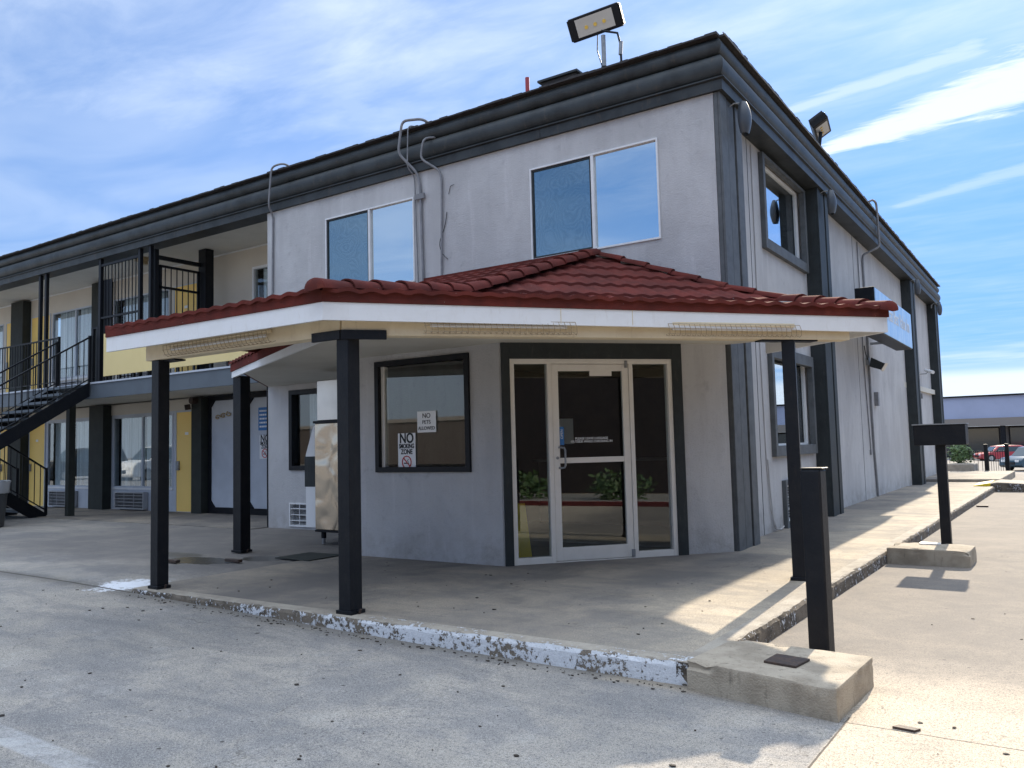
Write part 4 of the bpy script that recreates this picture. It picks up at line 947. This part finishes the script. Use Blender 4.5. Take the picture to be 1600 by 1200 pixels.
# ------------------------------------------------------------------ roof things
def flood(loc, F, label, leds=True):
    t = thing('roof_floodlight', label, 'floodlight', loc)
    MB(F).box(-.37, -.07, -.16, .37, .07, .16).build('housing', 'post', t, bevel=.02)
    fn = MB(F)
    for i in range(26): fn.box(-.36+i*.0285, .07, -.14, -.352+i*.0285, .115, .14)
    for sgn in (-1, 1):
        for i in range(9): fn.box(sgn*.37, -.06+i*.015, -.14, sgn*.385, -.053+i*.015, .14)
    fn.build('cooling_fins', 'black', t)
    MB(F).add([(-.27, -.075, -.12), (.27, -.075, -.12), (.27, -.075, .12), (-.27, -.075, .12), (-.20, -.073, -.06), (.20, -.073, -.06), (.20, -.073, .03), (-.20, -.073, .03)], [(0, 1, 5, 4), (1, 2, 6, 5), (2, 3, 7, 6), (3, 0, 4, 7), (4, 5, 6, 7)]).build('reflector', 'ledface', t)
    for s_ in (-.13, 0, .13): MB(F).tube([(s_, -.076, -.015), (s_, -.082, -.015)], .026, 12).build('led_chip', 'ledyellow', t)
    return t
def aim(loc, d, tilt=0):
    d = Vector(d).normalized(); y = -d; x = y.cross(Vector((0, 0, 1))).normalized(); z = x.cross(y)
    Fm = Matrix((x, y, z)).transposed().to_4x4(); return Matrix.Translation(loc) @ Fm @ Matrix.Rotation(tilt, 4, 'Y')
l1 = (-1.95, .6, 7.17); t = flood(l1, aim(l1, (.30, -1, -.55), R(-9)), 'large led floodlight on a pole above the front cornice, facing the lot')
b = MB(); b.tube([(-1.84, .6, 6.1), (-1.84, .6, 6.95)], .032, 10); b.build('pole', 'galv', t); MB().tube([(-1.84, .6, 6.42), (-1.84, .6, 6.50)], .045, 10).build('pole_collar', 'post', t)
MB().tube([(-1.84, .55, 7.0), (-1.62, .6, 6.92), (-1.58, .6, 6.75), (-1.57, .6, 6.1)], .016, 8).build('cable', 'post', t); MB().tube([(-1.585, .6, 6.60), (-1.57, .6, 6.78)], .028, 8).build('cable_joint', 'galv', t)
MB().tube([(-1.9, .55, 6.98), (-1.93, .58, 6.75), (-1.86, .58, 6.5)], .008, 6).build('cable', 'post', t)
l2 = (-.42, 6.6, 7.15); t = flood(l2, aim(l2, (.9, .1, -1.5), R(3)), 'led floodlight seen from behind at the roof edge of the side wall')
MB().tube([(-.42, 6.6, 7.05), (-.52, 6.6, 6.4), (-.52, 6.6, 6.1)], .035, 8).build('pole', 'post', t)
t = tag(MB().tube([(-3.12, .6, 6.1), (-3.12, .6, 6.70)], .032, 10).build('vent_pipe', 'redpipe', smooth=True), 'short red pipe standing on the roof left of the vent box', 'pipe')
t = thing('roof_vent', 'low dark roof vent box behind the cornice', 'vent', (-2.5, .65, 6.1))
MB().box(-2.82, .5, 6.1, -2.24, .9, 6.50).build('vent_box', 'shingle', t, bevel=.01); MB().box(-2.86, .46, 6.50, -2.20, .94, 6.53).build('vent_lid', 'cornice', t)
# ------------------------------------------------------------------ balcony rail, cage, gate, stairs
def rail(b, a, c, h=1.07, gap=.125, posts=True, r=.010):
    a, c = Vector(a), Vector(c); L = (c-a).length; d = (c-a)/L; up = Vector((0, 0, 1))
    b.bar(a+up*h, c+up*h, .045, .03); b.bar(a+up*.09, c+up*.09, .03, .02); n_ = int(Vector((c.x-a.x, c.y-a.y)).length/gap)
    for i in range(1, n_): p = a.lerp(c, i/n_); b.bar(p+up*.1, p+up*(h-.01), .014)
    if posts:
        for p in (a, c): b.bar(p-up*.02, p+up*(h+.03), .05)
t = thing('balcony_railing', 'black picket railing along the upper walkway left of the stairs', 'railing', (-20, .02, 2.83))
b = MB(); rail(b, (-27, .02, 2.85), (-15.33, .02, 2.85)); b.build('picket_rail', 'iron', t)
for x in (-18.5, -22): MB().bar((x, .02, 2.83), (x, .02, 3.95), .05).build('rail_post', 'iron', t)
t = thing('guard_screen', 'cream boarded balcony guard panel behind the canopy', 'guard panel', (-11, -.0, 2.83))
MB().box(-13.4, -.04, 2.93, -8.3, -.01, 3.82).build('panel_board', 'cream', t)
for x in [-13.35+i*.5 for i in range(11)]: MB().box(x, -.03, 2.836, x+.05, .0, 2.93).build('panel_foot', 'iron', t)
t = thing('security_cage', 'tall black barred security screen at the head of the stairs', 'security screen', (-12.7, .03, 2.83))
b = MB(); b.box(-13.70, -.0, 2.84, -13.62, .07, 5.58); b.build('cage_post', 'iron', t)
MB().box(-11.86, .10, 2.84, -11.78, .18, 5.4).build('cage_post', 'iron', t)
b = MB(); b.box(-13.62, .01, 5.28, -12.23, .05, 5.33); b.box(-13.62, .01, 4.16, -12.23, .05, 4.20)
for i in range(1, 11): x = -13.62+i*.127; b.bar((x, .03, 2.85), (x, .03, 5.28), .016)
b.build('cage_bars', 'iron', t)
MB().box(-13.62, .075, 2.85, -13.30, .085, 5.0).build('mesh_sheet', 'iron', t)
t = thing('security_gate', 'black barred gate across the upper walkway', 'gate', (-11.8, .6, 2.83))
b = MB(); b.box(-11.83, .18, 5.20, -11.77, 1.13, 5.28); ring(MB(), 0, 1, 0, 1, .1, 0, 1); b.build('gate_header', 'iron', t)
b = MB()
for (y0, y1) in ((.20, 1.12),):
    for z in (2.88, 4.0, 4.62, 5.05): b.box(-11.82, y0, z, -11.78, y1, z+.045)
    b.box(-11.82, y0, 2.88, -11.78, y0+.05, 5.09); b.box(-11.82, y1-.05, 2.88, -11.78, y1, 5.09)
    for i in range(1, 7): y = y0+(y1-y0)*i/7; b.bar((-11.8, y, 2.9), (-11.8, y, 5.07), .016)
b.build('gate_leaf', 'iron', t)
MB().tube([(-11.84, 1.0+.05*math.cos(a*.5), 4.15+.05*math.sin(a*.5)) for a in range(13)], .012, 6, False).build('gate_lock', 'iron', t)
st = thing('staircase', 'black steel staircase with picket rails climbing to the balcony', 'staircase', (-14.6, -2, 0))
def flight(x0, x1, ya, za, yb, zb, n_):
    dy, dz = (yb-ya)/n_, (zb-za)/n_
    for x in (x0, x1):
        MB().ext([(x-.02, ya, za-.26), (x-.02, ya, za+.04), (x-.02, yb, zb+.04), (x-.02, yb, zb-.26)], (.04, 0, 0)).build('stringer', 'post', st)
        b = MB(); rail(b, (x, ya, za+.02), (x, yb, zb+.02), .98, .12); b.build('stair_rail', 'iron', st)
    for i in range(n_):
        y = ya+dy*(i+.5); z = za+dz*(i+1)-.03; s_ = 1 if dy > 0 else -1
        tr = MB().box(x0+.03, y-.15, z-.05, x1-.03, y+.15, z).build('tread', 'deckgrey', st)
flight(-15.28, -13.92, -2.25, 1.41, -.05, 2.80, 8)
flight(-16.75, -15.45, -2.25, 1.41, -.15, .02, 8)
MB().box(-16.78, -3.5, 1.28, -13.9, -2.25, 1.41).build('landing', 'panelgrey', st)
for (x, y) in ((-16.7, -3.4), (-13.98, -3.4), (-13.98, -2.3), (-16.7, -2.3)): MB().box(x-.06, y-.06, 0, x+.06, y+.06, 1.28).build('landing_post', 'post', st)
b = MB(); rail(b, (-13.92, -3.45, 1.42), (-13.92, -2.3, 1.42)); rail(b, (-16.75, -3.45, 1.42), (-13.92, -3.45, 1.42)); b.build('landing_rail', 'iron', st)
b = MB(); rail(b, (-13.9, .02, 2.85), (-13.72, .02, 2.85), 1.14); b.build('rail_stub', 'iron', st)
# trash can
t = thing('trash_can', 'grey plastic trash can with a clear liner beside the stairs', 'trash can', (-13.75, -2.05, 0))
vs = []; n_ = 20
def lathe(prof, c, n_=20):
    vs = [(c[0]+r_*math.cos(2*math.pi*k/n_), c[1]+r_*math.sin(2*math.pi*k/n_), c[2]+z) for r_, z in prof for k in range(n_)]
    return vs, [(j*n_+k, j*n_+(k+1) % n_, (j+1)*n_+(k+1) % n_, (j+1)*n_+k) for j in range(len(prof)-1) for k in range(n_)]
MB().add(*lathe([(.001, 0), (.26, 0), (.27, .02), (.33, .78), (.35, .80), (.35, .83), (.32, .83), (.25, .1)], (-13.75, -2.05, 0))).build('can_body', 'bin', t, smooth=True)
vs, fs = lathe([(.335, .62), (.352, .68), (.36, .80), (.365, .845), (.31, .86), (.30, .70)], (-13.75, -2.05, 0), 40)
vs = [(x+noise.noise(Vector((x*9, y*9, z*9)))*.03, y+noise.noise(Vector((x*9, y*9+5, z*9)))*.03, z+noise.noise(Vector((x*11, y*11, 3)))*.03) for x, y, z in vs]
MB().add(vs, fs).build('bin_liner', 'liner', t, smooth=True)
# ------------------------------------------------------------------ ice machine
t = thing('ice_machine', 'stainless steel ice machine on legs beneath the low canopy roof', 'ice machine', (-5.0, -1.1, 0))
MB().box(-5.42, -1.5, .20, -4.62, -.6, 1.65).build('cabinet', 'steelwavy', t, bevel=.008)
MB().ext([(-5.62, -1.49, .22), (-5.42, -1.49, .22), (-5.42, -1.49, 1.62), (-5.46, -1.49, 1.62), (-5.62, -1.49, 1.22)], (0, .88, 0)).build('front_moulding', 'signwhite', t, bevel=.01)
MB().ext([(-5.635, -1.497, .78), (-5.42, -1.497, .78), (-5.42, -1.497, 1.20), (-5.635, -1.497, 1.20)], (0, .89, 0)).build('bin_door', 'trim', t, bevel=.01)
MB().box(-5.40, -1.47, 1.69, -4.98, -.62, 2.24).build('ice_maker_head', 'steel', t, bevel=.006)
MB().box(-4.97, -1.46, 1.66, -4.62, -.62, 2.24).build('louvre_box', 'black', t)
b = MB()
for i in range(22): z = 1.69+i*.025; b.box(-4.96, -1.475, z, -4.63, -1.462, z+.007)
b.build('louvres', 'trimgrey', t)
MB().box(-5.44, -1.51, 1.652, -4.62, -.6, 1.685).build('head_base', 'post', t); MB().box(-5.42, -1.505, .17, -4.62, -.6, .197).build('cabinet_base', 'post', t)
for (x, y) in ((-5.34, -1.42), (-4.7, -1.42), (-5.34, -.7), (-4.7, -.7)):
    l_ = MB().tube([(x, y, .17), (x, y, .08)], .035, 10).build('leg', 'post', t); MB().tube([(x, y, .08), (x, y, 0.0)], .024, 10).build('leg_foot', 'galv', l_)
mt_ = MB(); mt_.ext([(-4.75, -2.75, .0), (-4.15, -2.75, .0), (-4.15, -2.2, .0), (-4.75, -2.2, .0)], (0, 0, .012))
tag(mt_.build('floor_mat', 'olive', bevel=.004), 'dark olive mat on the wet concrete below the ice machine', 'mat')
for i, (x, y, w, lab) in enumerate(((-5.75, -3.55, .22, 'small dark block lying left of the puddle near the corner post'), (-5.1, -3.2, .26, 'small dark block lying in the middle of the puddle'))):
    tag(MB().box(x, y, 0, x+w, y+.06, .035).build('loose_block', 'rust', bevel=.006), lab, 'block')
# downspout-like dark edge strip on the left corner of the main block
MB().box(-8.262, -.012, 0, -8.242, .03, 2.49).build('corner_strip', 'post', mo)
# ------------------------------------------------------------------ kerb-side blocks, bollard, T post
def rough_block(pts, z0, z1, lab, seed):
    bm = bmesh.new(); lo = [bm.verts.new((x, y, z0)) for x, y in pts]; hi = [bm.verts.new((x, y, z1)) for x, y in pts]
    bm.faces.new(hi); bm.faces.new(lo[::-1])
    for k in range(4): bm.faces.new((lo[k], lo[(k+1) % 4], hi[(k+1) % 4], hi[k]))
    bmesh.ops.bevel(bm, geom=[e for e in bm.edges], offset=.012, segments=2, affect='EDGES', profile=.6)
    bmesh.ops.subdivide_edges(bm, edges=[e for e in bm.edges if e.calc_length() > .06], cuts=22, use_grid_fill=True)
    bmesh.ops.recalc_face_normals(bm, faces=bm.faces); bm.normal_update()
    cx = sum(p[0] for p in pts)/4; cy = sum(p[1] for p in pts)/4
    for v in bm.verts:
        q = v.co*9+Vector((seed, 0, 0)); n1 = noise.noise(q)*.6+noise.noise(q*3.1)*.4
        edge = min(min(abs((v.co-Vector((pts[k][0], pts[k][1], v.co.z))).dot(Vector((-(pts[(k+1) % 4][1]-pts[k][1]), pts[(k+1) % 4][0]-pts[k][0], 0)).normalized())) for k in range(4)), 9)
        near_top = abs(v.co.z-z1)
        chip = max(0, noise.noise(v.co*6+Vector((0, seed, 3)))-.12)*.09 if edge < .05 and near_top < .05 else 0
        v.co += v.normal*(n1*.0035)-v.normal*chip*.8
    me = bpy.data.meshes.new('concrete_block'); bm.to_mesh(me); bm.free(); me.materials.append(M['block'])
    for p in me.polygons: p.use_smooth = True
    me.set_sharp_from_angle(angle=R(35))
    o = bpy.data.objects.new('concrete_block', me); COL.objects.link(o); return tag(o, lab, 'concrete block', 'concrete footing blocks at the kerb')
rough_block([(1.40, -4.905), (2.262, -5.067), (2.285, -4.33), (1.46, -4.27)], -.3, .035, 'thick concrete footing block in front of the black bollard', 3)
rough_block([(1.452, .60), (2.27, .60), (2.27, 1.20), (1.452, 1.20)], -.3, .045, 'farther concrete footing block in front of the t shaped post', 11)
t = thing('bollard', 'square black bollard behind the near concrete block', 'bollard', (1.865, -3.74, -.13))
F = Matrix.Translation((1.85, -3.74, 0)) @ Matrix.Rotation(R(-3), 4, 'Z')
MB(F).box(-.066, -.066, -.14, .066, .066, 1.07).build('shaft', 'post', t, bevel=.012)
MB(F).ext([(-.066, -.066, 1.07), (.083, -.066, 1.07), (.083, .066, 1.07), (-.066, .066, 1.07)], (0, 0, .012)).build('cap', 'post', t, bevel=.01)
t = thing('drive_up_box', 'black t shaped post with an oblong box on top', 'post', (1.89, 1.75, -.13))
F = Matrix.Translation((1.905, 1.78, 0))
MB(F).box(-.055, -.055, -.14, .055, .055, 1.17).build('shaft', 'post', t, bevel=.008)
MB(F).box(-.27, -.16, 1.155, .29, .12, 1.40).build('box', 'post', t, bevel=.008)
MB(F).box(-.28, -.17, 1.40, .30, .13, 1.412).build('box_lid', 'galv', t)
tag(MB().ext([(1.80, -4.76, .035), (1.985, -4.79, .035), (2.01, -4.60, .035), (1.815, -4.57, .035)], (0, 0, .014)).build('steel_plate', 'rust', bevel=.003), 'rusty steel plate lying on the near concrete block', 'plate')
tag(MB().box(1.72, 1.02, .045, 1.93, 1.14, .062).build('steel_plate', 'alu', bevel=.003), 'pale flat plate lying on the farther concrete block', 'plate')
b = MB(); b.ext([(2.50, -5.02, -.13), (2.60, -5.03, -.13), (2.62, -4.99, -.13), (2.52, -4.98, -.13)], (0, 0, .012)); tag(b.build('wood_chip', 'rust'), 'brown wood chip lying on the sunlit lot right of the near block', 'debris')
b = MB(); b.box(1.52, 9.0, -.13, 1.72, 9.08, -.10); tag(b.build('wood_scrap', 'rust'), 'dark scrap lying against the kerb far along the sidewalk', 'debris')
random.seed(31); b = MB()
for i in range(520):
    if i < 230: x = random.uniform(-9, 6); y = random.uniform(-8.6, -5.0)
    elif i < 400: x = random.uniform(-4.2, 1.4); y = -4.9-abs(random.gauss(0, .05))
    elif i < 480: x = random.uniform(2.3, 6); y = random.uniform(-7, 6)
    else: x = random.uniform(-3.5, 1.2); y = random.uniform(-4.5, -2.2)
    z = lotz(x, y)+.002 if (y < -4.85 or x > 1.46) else .002
    if -4.86 < y < -4.80: continue
    w = random.choice((.004, .005, .006, .007, .009, .012, .017)); a = random.uniform(0, 6.3); k_ = random.randint(4, 6); h = random.uniform(.002, .006)
    pts = [(x+math.cos(a+2*math.pi*q/k_)*w*random.uniform(.6, 1.3), y+math.sin(a+2*math.pi*q/k_)*w*random.uniform(.4, 1.0), z) for q in range(k_)]
    b.ext(pts, (random.uniform(-.002, .002), 0, h))
o = b.build('leaf_litter', 'litter'); o['kind'] = 'stuff'; o['label'] = 'tiny dark leaf bits and grit scattered over the concrete'; o['category'] = 'litter'
# ------------------------------------------------------------------ BACKGROUND
t = thing('iron_fence', 'short black iron fence section beyond the end of the sidewalk', 'fence', (.6, 22.8, 0))
P_ = [(-.8, 22.7), (.53, 22.85), (1.08, 23.8)]
for (x, y) in P_[1:]: MB().box(x-.06, y-.06, -.15, x+.06, y+.06, .93).build('fence_post', 'post', t, bevel=.01)
b = MB()
for (p, q) in ((P_[0], P_[1]), (P_[1], P_[2])):
    L = math.hypot(q[0]-p[0], q[1]-p[1]); n_ = int(L/.12)
    for i in range(n_+1): x, y = p[0]+(q[0]-p[0])*i/n_, p[1]+(q[1]-p[1])*i/n_; b.bar((x, y, -.1), (x, y, .72), .014)
    for z in (.0, .68): b.bar((p[0], p[1], z), (q[0], q[1], z), .025)
b.build('pickets', 'iron', t)
t = thing('stone_planter', 'low rough stone planter with a leafy shrub past the building', 'planter', (-.2, 22.9, 0))
MB().box(-1.2, 22.3, -.1, .22, 23.4, .30).build('planter_wall', 'stone', t, bevel=.04)
def shrub(c, rx, ry, rz, n_, seed, name, parent=None, size=.09):
    random.seed(seed); b = MB()
    for i in range(n_):
        while True:
            p = Vector((random.uniform(-1, 1), random.uniform(-1, 1), random.uniform(-1, 1)))
            if p.length < 1 and (p.length > .45 or random.random() < .4): break
        k = 1+.35*noise.noise(p*2.2+Vector((seed, 0, 0))); o = Vector((c[0]+p.x*rx*k, c[1]+p.y*ry*k, c[2]+p.z*rz*k))
        a = Vector((random.uniform(-1, 1), random.uniform(-1, 1), random.uniform(-.3, .8))).normalized(); s_ = a.orthogonal().normalized(); w = size*random.uniform(.6, 1.3)
        b.add([o, o+a*w*.5+s_*w*.28, o+a*w, o+a*w*.5-s_*w*.28], [(0, 1, 2, 3)])
    return b.build(name, 'shrub', parent)
s_ = tag(shrub((-.25, 22.9, .62), .38, .38, .36, 700, 3, 'leafy_shrub', None, .11), 'leafy green shrub growing in the stone planter', 'shrub')
MB().tube([(-.25, 22.9, .28), (-.22, 22.9, .6)], .03, 6)
st_ = thing('store_building', 'distant flat roofed store with a lavender blue band over tan fascia', 'building', (0, 92, -1.3))
MB().box(-30, 92, 2.95, 60, 110, 5.25).build('upper_band', 'storeblue', st_); MB().box(-30.2, 91.8, 5.25, 60, 110, 5.42).build('parapet_cap', 'post', st_)
MB().box(-30, 91.0, 2.10, 60, 92, 2.95).build('canopy_fascia', 'storetan', st_)
MB().box(-30, 93.5, -1.3, 60, 94, 2.1).build('store_wall', 'storetan', st_)
for i in range(20):
    x = -24+i*4.0
    MB().box(x, 91.2, -1.3, x+.45, 91.7, 2.1).build('column', 'post', st_)
    f_ = ring(MB(), x+.6, x+3.8, -1.2, 2.0, .12, 93.3, 93.5).build('window_frame', 'post', st_)
    MB().box(x+.7, 93.38, -1.1, x+3.7, 93.42, 1.9).build('pane', 'carglass', f_)
def car(name, label, F, paint, suv=True, L=4.6, H=1.62):
    t = thing(name, label, 'car', tuple(F.translation), None)
    W = .9; hb = .92*H/1.6
    prof = [(-L/2, .35), (-L/2+.02, .75), (-L/2+.12, hb+.02), (-L/2+.35, H-.12), (-L/2+.65, H-.02), (-.1*L+.3, H), (.13*L, H-.08), (.26*L, hb+.06), (L/2-.25, hb-.06), (L/2-.04, .72), (L/2, .38), (L/2-.15, .25), (-L/2+.15, .25)]
    body = MB(F); nsec = [(-W, .93), (-W+.08, 1.0), (W-.08, 1.0), (W, .93)]
    k = len(prof); vs = []
    for y, s_ in nsec:
        for x, z in prof:
            taper = max(0, (z-hb))*.22; yy = y*(1-taper/W*1.0) if abs(y) > 0 else y
            vs.append((x*s_ if z > hb else x*(s_*.25+.75), yy, z if z < hb else hb+(z-hb)*(s_*.5+.5)))
    fs = [(i*k+j, i*k+(j+1) % k, (i+1)*k+(j+1) % k, (i+1)*k+j) for i in range(3) for j in range(k)]+[list(range(k-1, -1, -1)), [3*k+j for j in range(k)]]
    body.add(vs, fs); body.build('body', paint, t, bevel=.05, smooth=True)
    for sg in (-1, 1):
        y = sg*(W*.985); yt = sg*(W*.86)
        wv = MB(F); wv.ext([(-L/2+.45, y, hb+.05), (.20*L, y, hb+.05), (.10*L, yt, H-.14), (-L/2+.62, yt, H-.14)], (0, sg*.012, 0)); wv.build('side_window', 'carglass', t)
        for xw in (-L/2+.85, L/2-.9):
            w_ = MB(F).tube([(xw, sg*(W-.2), .34), (xw, sg*(W+.01), .34)], .34, 20).build('wheel', 'tyre', t); MB(F).tube([(xw, sg*(W-.0), .34), (xw, sg*(W+.02), .34)], .2, 16).build('rim', 'chrome', w_)
    MB(F).ext([(.275*L, -W*.8, hb+.05), (.275*L, W*.8, hb+.05), (.15*L, W*.74, H-.12), (.15*L, -W*.74, H-.12)], (.012, 0, .01)).build('windscreen', 'carglass', t)
    for sg in (-1, 1): MB(F).box(L/2-.06, sg*.55-.14, .62, L/2+.0, sg*.55+.14, .76).build('headlight', 'signwhite', t)
    MB(F).box(L/2-.02, -.4, .45, L/2+.015, .4, .62).build('grille', 'black', t)
    return t
Fc = Matrix.Translation((-3.3, 80, -1.3)) @ Matrix.Rotation(R(-152), 4, 'Z'); car('parked_car', 'red hatchback parked in front of the distant store', Fc, 'carred', H=1.5, L=4.2)
Fc = Matrix.Translation((.35, 58.5, -1.3)) @ Matrix.Rotation(R(-128), 4, 'Z'); car('parked_car', 'dark teal suv parked at the right edge, nearer than the red car', Fc, 'carblue', H=1.68)
# across the street, seen only in the glass
rb = thing('brick_building', 'brown brick building across the street reflected in the door glass', 'building', (22, -14, 0))
MB().box(12.5, -40, -.3, 22, 6, 5.2).build('brick_wall', 'brick', rb); MB().box(12.3, -40, 5.2, 22, 6, 5.5).build('roof_coping', 'storetan', rb)
struct(MB().box(8.1, -22, -.2, 11.0, -1, -.05).build('planting_bed', 'stone')); struct(MB().box(7.95, -22.2, -.2, 8.09, -1, -.03).build('red_kerb', 'redkerb'))
for i, (y, lab) in enumerate(((-7.0, 'reflected shrub at the near end of the planting bed'), (-9.5, 'reflected shrub second along the planting bed'), (-12.5, 'reflected round shrub in the middle of the planting bed'), (-4.5, 'reflected low shrub at the far end of the planting bed'))):
    tag(shrub((9.2, y, .22), .6, .8, .36, 420, 20+i, 'street_shrub', None, .16), lab, 'shrub', 'shrubs in the planting bed across the street')
tb = thing('tan_building', 'low tan building behind the viewer reflected in the entrance window', 'building', (-14, -36, 0))
MB().box(-70, -54, -.3, 20, -46, 3.4).build('tan_wall', 'brick', tb); MB().box(-70.3, -54, 3.4, 20.3, -45.8, 3.7).build('tan_parapet', 'storetan', tb)
ps = thing('street_sign', 'red sign board on a tall pole reflected in the entrance window', 'sign', (-7.5, -16.5, 0))
MB().tube([(-7.5, -16.5, -.1), (-7.5, -16.5, 5.2)], .09, 10).build('pole', 'trim', ps); MB().box(-8.7, -16.6, 4.3, -6.9, -16.4, 5.7).build('sign_board', 'redkerb', ps)
for (x, y, a, p, lab) in ((-37.0, -13.0, 86, 'signwhite', 'white suv behind the viewer reflected in the left room window'), (-31.5, -13.0, 92, 'carblue', 'dark car behind the viewer reflected in the middle room window'), (-44.5, -12.8, 90, 'tyre', 'black car behind the viewer reflected in the far left room window')):
    car('parked_car', lab, Matrix.Translation((x, y, -.08)) @ Matrix.Rotation(R(a), 4, 'Z'), p, H=1.85, L=4.8)
